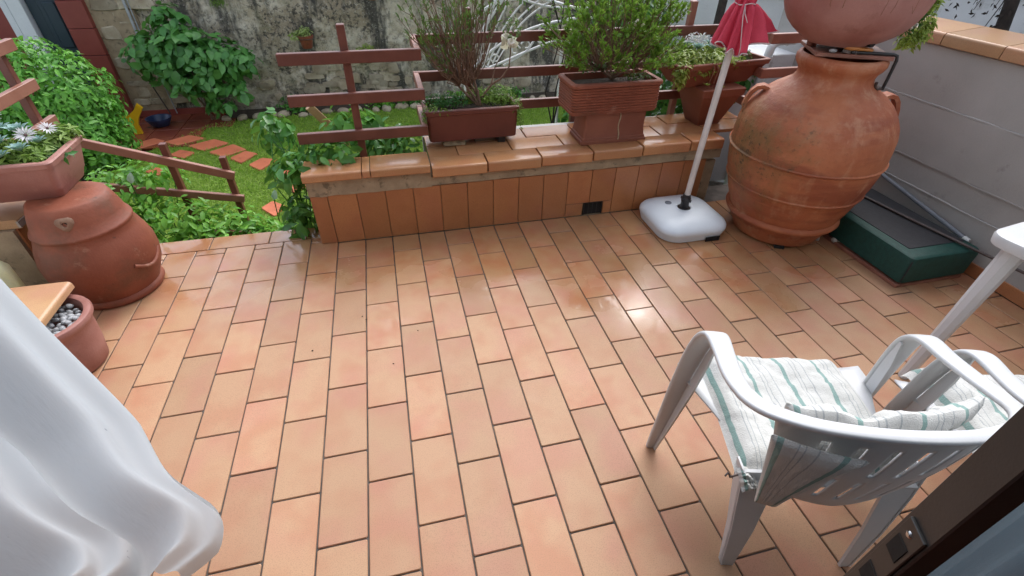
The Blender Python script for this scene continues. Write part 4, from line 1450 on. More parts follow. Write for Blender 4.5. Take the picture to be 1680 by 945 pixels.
def pebble_mesh(r, seed, sq=(1, 0.8, 0.6)):
    bm = bmesh.new()
    bmesh.ops.create_icosphere(bm, subdivisions=2, radius=r)
    for v in bm.verts:
        k = 1 + 0.22 * mnoise.noise(Vector(v.co) / r * 0.9 + Vector((seed * 3.1, seed, 0)))
        v.co = Vector((v.co.x * sq[0], v.co.y * sq[1], v.co.z * sq[2])) * k
    me = bpy.data.meshes.new('stone')
    bm.to_mesh(me)
    bm.free()
    me.polygons.foreach_set('use_smooth', [True] * len(me.polygons))
    return me
sh = link_mesh('seashell', pebble_mesh(0.038, 4, (1.2, 0.8, 0.6)), MT['pale_stone'])
sh.location = (2.955, 1.222, 0.021)
tag(sh, 'pale stone lying on the tiles at the foot of the big jar', 'stone')
sh.name = 'pale_stone'

# board on the rim
bd = thing('brown_board', 'square brown board lying on the mouth of the big jar', 'board', (2.66, 1.51, 1.084))
BA = math.atan2(-0.158, 0.323)
b = B()
b.box((2.696, 1.497, 1.0945), (0.37, 0.32, 0.019), rotz=BA, bev=0.002)
b.build('board_panel', MT['timber_pale'], bd)
BC = Vector((2.696, 1.497, 1.104))
bx, by = Vector((math.cos(BA), math.sin(BA), 0)), Vector((-math.sin(BA), math.cos(BA), 0))
def onb(u, v, z=0.0):
    return BC + bx * u + by * v + Vector((0, 0, z))
# iron bracket hooked over the right side of the board
ir = thing('iron_bracket', 'bent black iron bracket hanging off the right side of the board', 'bracket', tuple(onb(0.15, -0.1)))
b = B()
b.tube([onb(-0.02, -0.148, 0.0085), onb(0.10, -0.140, 0.0085), onb(0.180, -0.136, 0.0085), onb(0.202, -0.136, 0.002), onb(0.208, -0.136, -0.02), onb(0.208, -0.134, -0.10), onb(0.206, -0.132, -0.165)], 0.008, 10)
b.build('bracket_rod', MT['black'], ir, 60)
b = B()
b.tube([onb(0.206, -0.132, -0.158), onb(0.185, -0.125, -0.165), onb(0.168, -0.13, -0.152), onb(0.165, -0.135, -0.13)], 0.008, 8)
b.build('bracket_hook', MT['dark_rod'], ir, 60)
# brush
br = thing('wooden_brush', 'small wooden scrubbing brush lying on the board under the bowl', 'brush', tuple(onb(0.0, -0.11)))
b = B()
pth = []
for k in range(15):
    u = k / 14
    pth.append((u, 0.013 + 0.010 * math.exp(-((u - 0.28) / 0.24) ** 2)))
rings = []
q0, q1 = onb(-0.066, -0.146, 0.032), onb(0.088, -0.130, 0.020)
dr = (q1 - q0).normalized()
sdv = Vector((0, 0, 1)).cross(dr).normalized()
upv = dr.cross(sdv)
for u, r in pth:
    e = min(1.0, math.sqrt(max(0.0, 1 - max(0, (0.06 - u) / 0.06) ** 2)), math.sqrt(max(0.0, 1 - max(0, (u - 0.95) / 0.05) ** 2))) * r + 0.0006
    c = q0 + (q1 - q0) * u
    rings.append([c + sdv * e * math.cos(2 * PI * k / 14) + upv * e * 0.62 * math.sin(2 * PI * k / 14) for k in range(14)])
b.loft(rings)
b.build('brush_back', MT['brushwood'], br, 60)
b = B()
for k in range(90):
    u = random.uniform(0.05, 0.52)
    c = q0 + (q1 - q0) * u + sdv * random.uniform(-0.014, 0.014)
    b.tube([c - upv * 0.006, c - Vector((0, 0, 0.026)) + Vector((random.gauss(0, .004), random.gauss(0, .004), 0))], 0.0012, 3)
b.build('bristles', MT['bristle'], br)
st = link_mesh('white_pebble', pebble_mesh(0.020, 9, (1.2, 0.8, 0.5)), MT['pebble'])
st.location = onb(-0.105, -0.140, 0.010)
tag(st, 'small white pebble on the board left of the wooden brush', 'stone')

# bowl planter on the board
bw = thing('bowl_planter', 'wide smooth red brown bowl planter on the board above the big jar', 'planter', (2.65, 1.52, 1.104))
BX, BY = 2.650, 1.520
prof = [(1.130, 0.120), (1.132, 0.156), (1.140, 0.166), (1.150, 0.182), (1.163, 0.206), (1.19, 0.246), (1.225, 0.282), (1.265, 0.308), (1.31, 0.326), (1.37, 0.340), (1.405, 0.347), (1.410, 0.364), (1.455, 0.374), (1.465, 0.368), (1.465, 0.335), (1.40, 0.325), (1.335, 0.0)]
b = B()
b.lathe(prof[:-1], (BX, BY, 0), 72, True, True)
b.build('bowl_body', MT['terra_pink'], bw, 40)
for k in range(3):
    bb = B()
    bb.box((BX + 0.12 * math.cos(0.5 + 2.1 * k), BY + 0.12 * math.sin(0.5 + 2.1 * k), 1.1175), (0.04, 0.04, 0.026), bev=0.004)
    bb.build('foot', MT['terra_dark'], bw)
b = B()
b.lathe([(1.106, 0.001), (1.118, 0.026), (1.138, 0.028), (1.142, 0.001)], (0, 0, 0), 16)
b.bm.free()
b = B()
hd = Vector((0.10, -0.99, 0)).normalized()
c0 = Vector((BX, BY, 1.158)) + hd * 0.196
tx = Vector((0, 0, 1)).cross(hd).normalized()
b.loft([[c0 + hd * o_ + tx * r_ * math.cos(2 * PI * k / 16) + Vector((0, 0, r_ * 0.8 * math.sin(2 * PI * k / 16))) for k in range(16)] for o_, r_ in ((-0.03, 0.020), (0.003, 0.020))])
b.build('drain_hole', MT['hole'], bw)
soil(bw, BX, BY, 1.405, 0.22, 0.22)
bp = thing('trailing_succulent', 'light green trailing plant spilling over the right rim of the bowl planter', 'plant', (2.95, 1.5, 1.38))
bush(bp, T_SMALL, MT['l_succ'], [(3.03, 1.50, 1.45, 0.06, 0.09, 0.06), (3.075, 1.45, 1.33, 0.042, 0.05, 0.10), (3.115, 1.45, 1.20, 0.045, 0.04, 0.07), (3.00, 1.43, 1.145, 0.050, 0.03, 0.03), (3.08, 1.45, 1.15, 0.03, 0.03, 0.05)], 1300, 0.034, 0.30, shell=0.1, up=0.5)
bush(bp, T_SMALL, MT['l_succ'], [(2.70, 1.52, 1.45, 0.26, 0.24, 0.05)], 900, 0.034, 0.32, shell=0.2, up=1.2, droop=-0.2)
bush(bp, T_SMALL, MT['l_ivy'], [(3.03, 1.47, 1.27, 0.05, 0.05, 0.10)], 420, 0.032, 0.3, shell=0.1)
b = B()
for k in range(7):
    a = -0.1 + 0.12 * k
    p0 = Vector((BX + 0.34 * math.cos(a), BY + 0.34 * math.sin(a), 1.475))
    p1 = Vector((BX + 0.39 * math.cos(a), BY + 0.385 * math.sin(a), 1.45))
    p2_ = Vector((BX + 0.38 * math.cos(a), BY + 0.37 * math.sin(a), 1.20 + 0.02 * k))
    b.tube([Vector((BX + 0.24 * math.cos(a), BY + 0.24 * math.sin(a), 1.43)), p0, p1, p2_], 0.003, 5, 0.0015)
b.build('trailing_stems', MT['twig'], bp, 80)
b = B()
for k, a in enumerate((-2.0, -1.9, -2.6, -2.45, -1.65)):
    pts = [Vector((BX + r * math.cos(a), BY + r * math.sin(a), z)) for r, z in ((0.25, 1.43), (0.352, 1.475), (0.386, 1.45), (0.376, 1.36 - 0.01 * k), (0.360, 1.31 + 0.01 * k))]
    b.tube(pts, 0.0022, 4, 0.0012)
b.build('trailing_stems', MT['twig'], bp, 80)
bloom('pink_blossom', 'tiny pink and white blossom hanging under the right side of the bowl', (2.985, 1.42, 1.215), 0.024, MT['rose'], n=12)

# ================================================================== LEFT JAR + TROUGH
LX, LY = -1.305, 1.695
lj = thing('squat_terracotta_jar', 'squat red terracotta jar with a plugged hole, carrying the flower trough', 'jar', (LX, LY, 0))
prof = [(0.002, 0.185), (0.006, 0.205), (0.020, 0.212), (0.034, 0.208), (0.044, 0.198), (0.08, 0.214), (0.14, 0.240), (0.20, 0.252), (0.26, 0.252), (0.31, 0.240), (0.36, 0.222), (0.395, 0.208), (0.402, 0.210), (0.410, 0.214), (0.420, 0.210), (0.426, 0.200),
        (0.47, 0.190), (0.52, 0.175), (0.550, 0.163), (0.557, 0.152), (0.559, 0.10), (0.560, 0.01)]
b = B()
b.lathe(prof, (LX, LY, 0), 64, True, True, wob)
b.build('jar_body', MT['terra'], lj, 50)
def on_jar(ang, z, r):
    return Vector((LX + r * math.cos(ang), LY + r * math.sin(ang), z))
bb = B()
a0 = math.radians(-78)
hd = Vector((math.cos(a0), math.sin(a0), 0.25)).normalized()
c0 = on_jar(a0, 0.490, 0.170)
tx = Vector((0, 0, 1)).cross(hd).normalized()
ty = hd.cross(tx)
rr = [(0.034, 0.0), (0.036, 0.010), (0.028, 0.018), (0.016, 0.022), (0.011, 0.021), (0.010, 0.012)]
bb.loft([[c0 + hd * o_ + (tx * math.cos(2 * PI * k / 20) + ty * math.sin(2 * PI * k / 20)) * r_ * (1 + 0.12 * math.sin(3 * 2 * PI * k / 20)) for k in range(20)] for r_, o_ in rr])
bb.build('plaster_plug', MT['pink_clay'], lj, 60)
bb = B()
bb.loft([[c0 + hd * o_ + (tx * math.cos(2 * PI * k / 12) + ty * math.sin(2 * PI * k / 12)) * 0.0095 for k in range(12)] for o_ in (0.011, 0.0135)])
bb.build('plug_hole', MT['hole'], lj)
pts = []
for k in range(9):
    a = math.radians(-38 + 44 * k / 8)
    pts.append(on_jar(a, 0.215 - 0.045 * math.sin(PI * k / 8), 0.253))
bb = B()
bb.tube(pts, 0.011, 8)
bb.build('handle_stub', MT['terra'], lj, 60)

lt = thing('flower_trough', 'pinkish terracotta trough of daisies and succulents on top of the squat jar', 'planter', (-1.5, 1.8, 0.56))
TA = 0.03
b = B()
tcx, tcy = -1.555, 1.795
pot(b, tcx, tcy, [(0.558, 0.245, 0.128), (0.563, 0.250, 0.133), (0.60, 0.262, 0.146), (0.604, 0.266, 0.150), (0.715, 0.290, 0.176), (0.720, 0.300, 0.186), (0.742, 0.304, 0.190), (0.748, 0.299, 0.185)], TA, 0.03, 0.022)
b.build('trough_body', MT['terra_pink'], lt, 35)
soil(lt, tcx, tcy, 0.705, 0.268, 0.155, TA)
lplant = thing('trough_succulents', 'succulents and weeds crowding the pinkish flower trough at the left', 'plant', (-1.5, 1.8, 0.72))
bush(lplant, T_SMALL, MT['l_weed'], [(-1.42, 1.74, 0.755, 0.13, 0.08, 0.05), (-1.38, 1.88, 0.77, 0.10, 0.07, 0.05), (-1.60, 1.8, 0.76, 0.16, 0.12, 0.05), (-1.33, 1.68, 0.75, 0.04, 0.03, 0.03), (-1.31, 1.95, 0.775, 0.06, 0.05, 0.04)], 1700, 0.042, 0.30, shell=0.2, up=0.9)
bush(lplant, T_SMALL, MT['l_ivy'], [(-1.5, 1.8, 0.73, 0.25, 0.15, 0.03)], 700, 0.035, 0.4, shell=0.1, up=0.9)
for k, (dx, dy, dz, r) in enumerate(((-1.34, 1.78, 0.785, 0.05), (-1.47, 1.75, 0.80, 0.06), (-1.66, 1.78, 0.81, 0.07), (-1.43, 1.65, 0.775, 0.05), (-1.56, 1.70, 0.80, 0.07), (-1.44, 1.86, 0.81, 0.07), (-1.37, 1.69, 0.785, 0.055), (-1.60, 1.66, 0.80, 0.06), (-1.49, 1.66, 0.79, 0.05), (-1.53, 1.90, 0.81, 0.06))):
    rosette(lplant, (dx, dy, dz), r, 22, MT['l_blue'])
for i, (c, r, nn) in enumerate((((-1.60, 1.99, 0.86), 0.046, (0.35, -0.5, 1)), ((-1.375, 1.79, 0.82), 0.042, (0.3, -0.7, 1)), ((-1.325, 1.87, 0.82), 0.036, (0.5, -0.3, 1)), ((-1.57, 1.74, 0.83), 0.04, (0.1, -0.4, 1)))):
    lab = ('largest white daisy at the far left corner above the trough', 'white daisy with dark eye in the middle of the trough', 'white daisy nearest the right end of the trough', 'flattened white daisy at the left picture edge')[i]
    d = thing('daisy', lab, 'flower', c, group='white daisies in the left trough')
    daisy(d, c, r, nn)
    bb = B()
    bb.tube([Vector(c) - Vector((0, 0, 0.002)), Vector(c) - Vector((0.005, -0.01, 0.09))], 0.0025, 5)
    bb.build('stem', MT['l_weed'], d)

# round pot with pebbles
pp = thing('pebble_pot', 'round reddish clay pot filled with white pebbles half under the tiled shelf', 'pot', (-1.30, 1.10, 0))
PX, PY = -1.300, 1.105
b = B()
prof = [(0.003, 0.128), (0.010, 0.136), (0.10, 0.150), (0.19, 0.158), (0.222, 0.160), (0.230, 0.168), (0.245, 0.178), (0.258, 0.180), (0.268, 0.176), (0.272, 0.166), (0.268, 0.150), (0.250, 0.142), (0.20, 0.14)]
b.lathe(prof, (PX, PY, 0), 56, True, True)
b.build('pot_body', MT['terra_pink'], pp, 45)
peb = [pebble_mesh(0.0145, s, (1.15, 0.9, 0.7)) for s in range(6)]
for m_ in peb:
    m_.materials.append(MT['pebble'])
random.seed(3)
k = 0
spots = []
tries = 0
while k < 95 and tries < 3000:
    tries += 1
    r = 0.128 * math.sqrt(random.random())
    a = random.uniform(0, 2 * PI)
    p = Vector((PX + r * math.cos(a), PY + r * math.sin(a), 0.236 + random.uniform(-0.006, 0.010)))
    if all((p.xy - q.xy).length > 0.0195 for q in spots):
        spots.append(p)
        o = bpy.data.objects.new('pebble', peb[k % 6])
        COL.objects.link(o)
        place(o, pp, p, (random.uniform(0, 1), random.uniform(0, 1), random.uniform(0, 6)))
        k += 1

# ================================================================== GREEN STEP BOX + RODS
gb = thing('green_step_box', 'low dark green padded box with a black mat top against the grey wall', 'box', (3.15, 1.15, 0))
b = B()
b.loft([rrect(3.168, 1.125, z, hx, hy, cr, 0.0, 4) for z, hx, hy, cr in ((0.030, 0.232, 0.385, 0.03), (0.036, 0.240, 0.392, 0.03), (0.17, 0.242, 0.395, 0.03), (0.193, 0.236, 0.389, 0.028), (0.201, 0.224, 0.377, 0.02))])
b.build('padded_side', MT['foam_green'], gb, 40)
b = B()
b.loft([rrect(3.185, 1.16, z, hx, hy, 0.006, 0.0, 2) for z, hx, hy in ((0.199, 0.196, 0.335), (0.2045, 0.196, 0.335), (0.206, 0.193, 0.332))])
b.build('mat_top', MT['foam_black'], gb, 40)
for e0, e1 in (((2.935, 0.737, 0.012), (2.935, 1.50, 0.012)), ((2.955, 0.752, 0.012), (3.39, 0.752, 0.012)), ((3.38, 0.78, 0.012), (3.38, 1.50, 0.012))):
    rail_box(B(), e0, e1, 0.022, 0.03, 0.002).build('base_batten', MT['timber_pale'], gb)
b = B()
b.tube([(2.932, 0.737, 0.045), (2.928, 0.733, 0.10), (2.934, 0.739, 0.178)], 0.0035, 5)
b.build('corner_seam', MT['foam_black'], gb)
gp = thing('grey_pole', 'grey metal pole with a pale end cap leaning along the grey wall', 'pole', (3.43, 1.2, 0.2))
p0, p1 = Vector((3.440, 2.05, 0.375)), Vector((3.432, 0.862, 0.190))
b = B()
b.tube([p0, p1], 0.0125, 12)
b.build('tube', MT['grey_pole'], gp, 60)
b = B()
dd = (p1 - p0).normalized()
b.tube([p1 - dd * 0.004, p1 + dd * 0.03], 0.0155, 12)
b.build('end_cap', MT['pvc'], gp, 60)
rd = thing('dark_rod', 'thin rusty dark rod lying across the top of the green box by the wall', 'rod', (3.43, 1.0, 0.1))
b = B()
b.tube([(3.172, 1.70, 0.2145), (3.26, 1.06, 0.2155), (3.385, 0.36, 0.2165)], 0.0085, 8)
b.build('rod_bar', MT['dark_rod'], rd, 60)

# ================================================================== CHAIRS
def make_chair(loc, rotz, label, group):
    ch = thing('plastic_chair', label, 'chair', loc, rotz, group, local=True)
    wm = MT['white_plastic']
    # legs, arms and rim: one continuous band, cut into leg / arm rim / leg
    ctrl = [(-0.345, 0.175, 0.003), (-0.336, 0.164, 0.20), (-0.328, 0.152, 0.40), (-0.319, 0.138, 0.56), (-0.312, 0.124, 0.640), (-0.308, 0.103, 0.683), (-0.307, 0.068, 0.703), (-0.312, 0.0, 0.706), (-0.321, -0.08, 0.713), (-0.321, -0.150, 0.727), (-0.306, -0.208, 0.744), (-0.268, -0.254, 0.762),
            (-0.205, -0.292, 0.778), (-0.105, -0.322, 0.794), (0.0, -0.331, 0.799)]
    wid = [0.034, 0.050, 0.064, 0.074, 0.076, 0.074, 0.068, 0.060, 0.056, 0.052, 0.046, 0.040, 0.036, 0.034, 0.034]
    full = ctrl + [(-x, y, z) for x, y, z in reversed(ctrl[:-1])]
    wfull = wid + wid[-2::-1]
    def cr(P, t):
        n = len(P) - 1
        i = min(int(t), n - 1)
        f = t - i
        p0, p1, p2, p3 = (Vector(P[max(0, i - 1)]), Vector(P[i]), Vector(P[i + 1]), Vector(P[min(n, i + 2)]))
        return 0.5 * ((2 * p1) + (-p0 + p2) * f + (2 * p0 - 5 * p1 + 4 * p2 - p3) * f * f + (-p0 + 3 * p1 - 3 * p2 + p3) * f ** 3)
    NP = 140
    ts = [(len(full) - 1) * k / NP for k in range(NP + 1)]
    pts = [cr(full, t) for t in ts]
    s = Vector((1, 0, 0))
    rings = []
    for k, p in enumerate(pts):
        t = (pts[min(k + 1, NP)] - pts[max(k - 1, 0)]).normalized()
        s = (s - t * s.dot(t)).normalized()
        if 45 < k < NP - 45:
            s = Vector((s.x, s.y, 0)).normalized()
            s = (s - t * s.dot(t)).normalized()
        u = t.cross(s).normalized()
        i0 = min(int(ts[k]), len(wfull) - 2)
        w = wfull[i0] + (wfull[i0 + 1] - wfull[i0]) * (ts[k] - i0)
        h = 0.018
        ring = []
        for q in range(12):
            g = 2 * PI * q / 12
            cx_, cy_ = math.cos(g), math.sin(g)
            ring.append(p + s * math.copysign(abs(cx_) ** 0.5, cx_) * w / 2 + u * math.copysign(abs(cy_) ** 0.6, cy_) * h / 2)
        rings.append(ring)
    kc = min(range(NP), key=lambda q: abs(ts[q] - 5.0))
    B().loft(rings[:kc + 1]).build('front_leg', wm, ch, 60)
    B().loft(rings[kc:NP - kc + 1], False, False).build('arm_rim', wm, ch, 60)
    B().loft(rings[NP - kc:]).build('front_leg', wm, ch, 60)
    # stiffening flanges behind the front legs
    for sg in (-1, 1):
        bb = B()
        fl = [(0.345, 0.166, 0.004, 0.034, 0.012), (0.336, 0.155, 0.20, 0.050, 0.026), (0.328, 0.143, 0.40, 0.064, 0.040), (0.319, 0.129, 0.56, 0.074, 0.034), (0.312, 0.113, 0.655, 0.076, 0.010)]
        bb.loft([[(sg * (x - w / 2), y, z), (sg * (x - w / 2 + 0.007), y, z), (sg * (x - w / 2 + 0.007), y - d, z), (sg * (x - w / 2), y - d, z)] for x, y, z, w, d in fl])
        bb.build('leg_flange', wm, ch, 40)
    for sg in (-1, 1):
        # rear legs
        bb = B()
        rl = [(0.232, -0.205, 0.455, 0.095), (0.226, -0.222, 0.36, 0.090), (0.214, -0.246, 0.20, 0.066), (0.202, -0.262, 0.004, 0.038)]
        bb.loft([[(sg * (x - w * 0.75), y - 0.005, z), (sg * (x + w * 0.25), y - 0.002, z), (sg * (x + w * 0.25), y + 0.008, z), (sg * (x - w * 0.75), y + 0.005, z)] for x, y, z, w in rl])
        bevel_all(bb, 0.002, 1)
        bb.build('rear_leg', wm, ch, 40)
        bb = B()
        bb.loft([[(sg * (x + w * 0.25 - 0.006), y - 0.004, z), (sg * (x + w * 0.25), y - 0.004, z), (sg * (x + w * 0.25), y + w * 0.5, z), (sg * (x + w * 0.25 - 0.006), y + w * 0.5, z)] for x, y, z, w in rl])
        bb.build('leg_flange', wm, ch, 40)
    # seat
    bb = B()
    bm = bb.bm
    NX, NY = 18, 18
    rows = []
    for j in range(NY + 1):
        v = j / NY
        y = -0.228 + 0.455 * v
        hw = 0.232 + 0.085 * min(1, max(0, (v - 0.35) / 0.5)) ** 1.2
        row = []
        for i in range(NX + 1):
            u = -1 + 2 * i / NX
            z = 0.425 - 0.018 * (1 - u * u) * math.sin(PI * min(1, v * 1.1)) - 0.035 * max(0, (v - 0.88) / 0.12) ** 2 * (1 - u ** 4)
            yy_ = y + 0.02 * (1 - u * u) * v
            row.append(bm.verts.new((hw * u, yy_, z)))
        rows.append(row)
    for a, c in zip(rows[:-1], rows[1:]):
        for i in range(NX):
            bm.faces.new((a[i], a[i + 1], c[i + 1], c[i]))
    o = bb.build('seat', wm, ch, 60)
    o.modifiers.new('thick', 'SOLIDIFY').thickness = 0.006
    # backrest with real slots
    bb = B()
    bm = bb.bm
    NU, NV = 84, 40
    def rimp(u):
        t = abs(u)
        x = 0.285 * u
        y = -0.235 - 0.092 * (1 - t ** 2.2)
        z = 0.757 + 0.038 * (1 - t * t)
        return Vector((x, y, z))
    def botp(u):
        return Vector((0.205 * u, -0.222 - 0.034 * (1 - u * u), 0.395 + 0.03 * u * u - 0.025 * (1 - abs(u)) ))
    slots = []
    for uc in (-0.66, -0.40, -0.13, 0.13, 0.40, 0.66):
        slots.append((uc, 0.56, 0.86))
        slots.append((uc, 0.16, 0.45))
    vg = []
    for j in range(NV + 1):
        v = j / NV
        row = []
        for i in range(NU + 1):
            u = -1 + 2 * i / NU
            p = botp(u).lerp(rimp(u), v)
            p.y -= 0.012 * math.sin(PI * v)
            row.append(bm.verts.new(p))
        vg.append(row)
    for j in range(NV):
        for i in range(NU):
            u = -1 + 2 * (i + 0.5) / NU
            v = (j + 0.5) / NV
            if any(abs(u - uc) < 0.037 and a < v < c for uc, a, c in slots):
                continue
            bm.faces.new((vg[j][i], vg[j][i + 1], vg[j + 1][i + 1], vg[j + 1][i]))
    bmesh.ops.delete(bm, geom=[v for v in bm.verts if not v.link_faces], context='VERTS')
    o = bb.build('backrest', wm, ch, 60)
    o.modifiers.new('thick', 'SOLIDIFY').thickness = 0.006
    return ch

def pad_mesh(name, fn, thick, parent, nu=40, nv=40, urep=2.0, seed=0, puff=0.010, edge=0.12):
    """a stuffed fabric pad: fn(u,v) gives centre point and normal; stripes run along v"""
    bm = bmesh.new()
    uvl = bm.loops.layers.uv.new('UVMap')
    top, bot = [], []
    for j in range(nv + 1):
        rt, rb = [], []
        for i in range(nu + 1):
            u, v = i / nu, j / nv
            p, n = fn(u, v)
            p, n = Vector(p), Vector(n).normalized()
            e = min(u, 1 - u, v, 1 - v)
            prof = min(1.0, (max(e, 0) / edge)) ** 0.5
            wr = puff * mnoise.noise((u * 5 + seed, v * 5, seed * 1.7)) + puff * 0.6 * mnoise.noise((u * 13 + seed, v * 11, 3.3)) - puff * 0.9 * max(0.0, 1 - abs(mnoise.noise((u * 6 + v * 3 + seed, v * 7 - u * 2, 8.1))) * 9) * 0.6
            rt.append(bm.verts.new(p + n * (thick * 0.5 * prof + wr * prof)))
            rb.append(bm.verts.new(p - n * (thick * 0.5 * prof - wr * prof * 0.5)))
        top.append(rt)
        bot.append(rb)
    uv = {}
    for j in range(nv + 1):
        for i in range(nu + 1):
            uv[top[j][i]] = (i / nu * urep, j / nv * 2)
            uv[bot[j][i]] = (i / nu * urep, j / nv * 2)
    fs = []
    for j in range(nv):
        for i in range(nu):
            fs.append(bm.faces.new((top[j][i], top[j][i + 1], top[j + 1][i + 1], top[j + 1][i])))
            fs.append(bm.faces.new((bot[j][i], bot[j + 1][i], bot[j + 1][i + 1], bot[j][i + 1])))
    for g in (0, nv):
        for i in range(nu):
            fs.append(bm.faces.new((top[g][i], bot[g][i], bot[g][i + 1], top[g][i + 1])))
    for g in (0, nu):
        for j in range(nv):
            fs.append(bm.faces.new((top[j][g], top[j + 1][g], bot[j + 1][g], bot[j][g])))
    for f in fs:
        for l in f.loops:
            l[uvl].uv = uv[l.vert]
    bmesh.ops.recalc_face_normals(bm, faces=bm.faces)
    me = bpy.data.meshes.new(name)
    bm.to_mesh(me)
    bm.free()
    return link_mesh(name, me, MT['stripe'], parent, 75)

def make_cushion(loc, rotz, label, group):
    cu = thing('striped_cushion', label, 'cushion', loc, rotz, group, local=True)
    def seat_fn(u, v):
        x = -0.262 + 0.470 * u
        y = -0.205 + 0.462 * v
        z = 0.452 - 0.012 * math.sin(PI * u) - 0.03 * max(0, (v - 0.93) / 0.07) ** 2
        if u < 0.14:
            z -= 0.035 * ((0.14 - u) / 0.14) ** 2
        return (x + 0.012 * math.sin(v * 3), y - 0.03 * (u - 0.5), z), (0, 0, 1)
    pad_mesh('seat_pad', seat_fn, 0.056, cu, urep=3.9, seed=1, puff=0.014)
    def back_fn(u, v):
        a = -0.83 + 1.75 * u
        t = abs(a)
        zt = 0.752 - 0.030 * max(0, -a) + 0.008 * math.sin(a * 13 + 1) + 0.010 * math.sin(a * 7)
        x = (0.205 + 0.075 * v) * a
        y = -0.190 - 0.078 * (1 - min(1, t) ** 2.2) * (0.4 + 0.6 * v) - 0.020 * v + 0.048
        z = 0.47 + (zt - 0.47) * v
        return (x, y, z), (0, 1, 0.25)
    pad_mesh('back_pad', back_fn, 0.056, cu, urep=3.6, seed=5, puff=0.019)
    def flap_fn(u, v):
        # the loose left end of the back pad hangs out through the gap under the arm
        a = -1.02 + 0.66 * u * (0.30 + 0.70 * v)
        x = (0.232 + 0.055 * v) * a - 0.012
        y = -0.245 - 0.075 * (1 - min(1, abs(a)) ** 2.2) * (0.45 + 0.55 * v) - 0.034
        z = 0.435 + 0.295 * v
        return (x, y, z), (-0.45, -0.85, -0.2)
    pad_mesh('pad_flap', flap_fn, 0.034, cu, urep=1.5, seed=9, puff=0.0022)
    # gathered corner with its ties
    def knot_fn(u, v):
        return (-0.262 + 0.07 * u, -0.185 - 0.06 * v, 0.435 - 0.02 * v + 0.012 * math.sin(u * 6)), (-0.3, -0.5, 0.8)
    pad_mesh('pad_corner', knot_fn, 0.040, cu, 16, 16, urep=1.0, seed=13, puff=0.02, edge=0.3)
    bb = B()
    bb.tube([(-0.262, -0.20, 0.43), (-0.285, -0.205, 0.425), (-0.292, -0.20, 0.44), (-0.300, -0.205, 0.43)], 0.003, 6)
    bb.build('tie', MT['dark_rod'], cu, 80)
    return cu

CH0 = Vector((1.381, -0.145, 0.0))
CR = math.radians(-14.05)
make_chair(CH0, CR, 'nearest white plastic armchair with slotted back, seen from behind', 'white plastic armchairs by the table')
make_cushion(CH0, CR, 'striped cushion slipping off the nearest armchair, one end hanging out', 'striped chair cushions')
CH1 = CH0 + Vector((0.690, -0.235, 0.0))
def copy_tree(root, loc, rotz, label):
    r = root.copy()
    COL.objects.link(r)
    r.location = loc
    r.rotation_euler = (0, 0, rotz)
    r['label'] = label
    OFF[r.name] = OFF[root.name]
    def rec(src, dst):
        for c in src.children:
            k = c.copy()
            COL.objects.link(k)
            k.parent = dst
            rec(c, k)
    rec(root, r)
    return r
copy_tree(bpy.data.objects['plastic_chair'], CH1, CR, 'second white plastic armchair cut by the right edge beside the table')
copy_tree(bpy.data.objects['striped_cushion'], CH1, CR, 'striped cushion on the armchair at the right picture edge')

# ================================================================== TABLE
tb = thing('plastic_table', 'white plastic table whose corner and leg show at the right edge', 'table', (2.9, -0.2, 0))
TAN = math.radians(8)
b = B()
def tpt(x, y):
    c = Vector((2.385, 0.245, 0))
    return (c.x + x * math.cos(TAN) + y * math.sin(TAN), c.y + x * math.sin(TAN) - y * math.cos(TAN))
cxy = tpt(0.50, 0.45)
b.loft([rrect(cxy[0], cxy[1], z, 0.50 + d, 0.45 + d, 0.06, TAN, 5) for z, d in ((0.700, -0.012), (0.704, -0.004), (0.735, 0.0), (0.744, -0.003), (0.747, -0.010))])
b.build('table_top', MT['white_plastic'], tb, 40)
for (lx, ly, ox, oy) in ((0.075, 0.085, -0.07, -0.02), (0.92, 0.085, 0.06, -0.02), (0.075, 0.82, -0.06, 0.03), (0.92, 0.82, 0.06, 0.03)):
    t_ = tpt(lx, ly)
    f_ = tpt(lx + ox, ly + oy)
    rings = []
    for k in range(5):
        v = k / 4
        x = f_[0] + (t_[0] - f_[0]) * v
        y = f_[1] + (t_[1] - f_[1]) * v
        h = 0.022 + 0.016 * v
        rings.append([(x + h * math.cos(g), y + h * math.sin(g), 0.003 + 0.700 * v) for g in [PI / 8 + 2 * PI * q / 8 for q in range(8)]])
    bb = B()
    bb.loft(rings)
    bb.build('leg', MT['white_plastic'], tb, 20)

# ================================================================== GARDEN
LZ = -0.90
WY = 7.60
lawn_out = [(-2.35, 7.0), (-1.9, 7.15), (-1.0, 7.25), (0.0, 7.3), (1.2, 7.35), (3.2, 7.35), (3.2, 2.7), (-0.1, 2.7), (-1.6, 3.0), (-2.9, 4.2), (-3.2, 5.4), (-2.9, 6.1)]
bm = bmesh.new()
f = bm.faces.new([bm.verts.new((x, y, LZ)) for x, y in lawn_out])
ext = bmesh.ops.extrude_face_region(bm, geom=[f])
bmesh.ops.translate(bm, vec=(0, 0, -0.15), verts=[e for e in ext['geom'] if isinstance(e, bmesh.types.BMVert)])
bmesh.ops.recalc_face_normals(bm, faces=bm.faces)
me = bpy.data.meshes.new('lawn')
bm.to_mesh(me)
bm.free()
tag(link_mesh('lawn', me, MT['grass_base']), kind='structure')

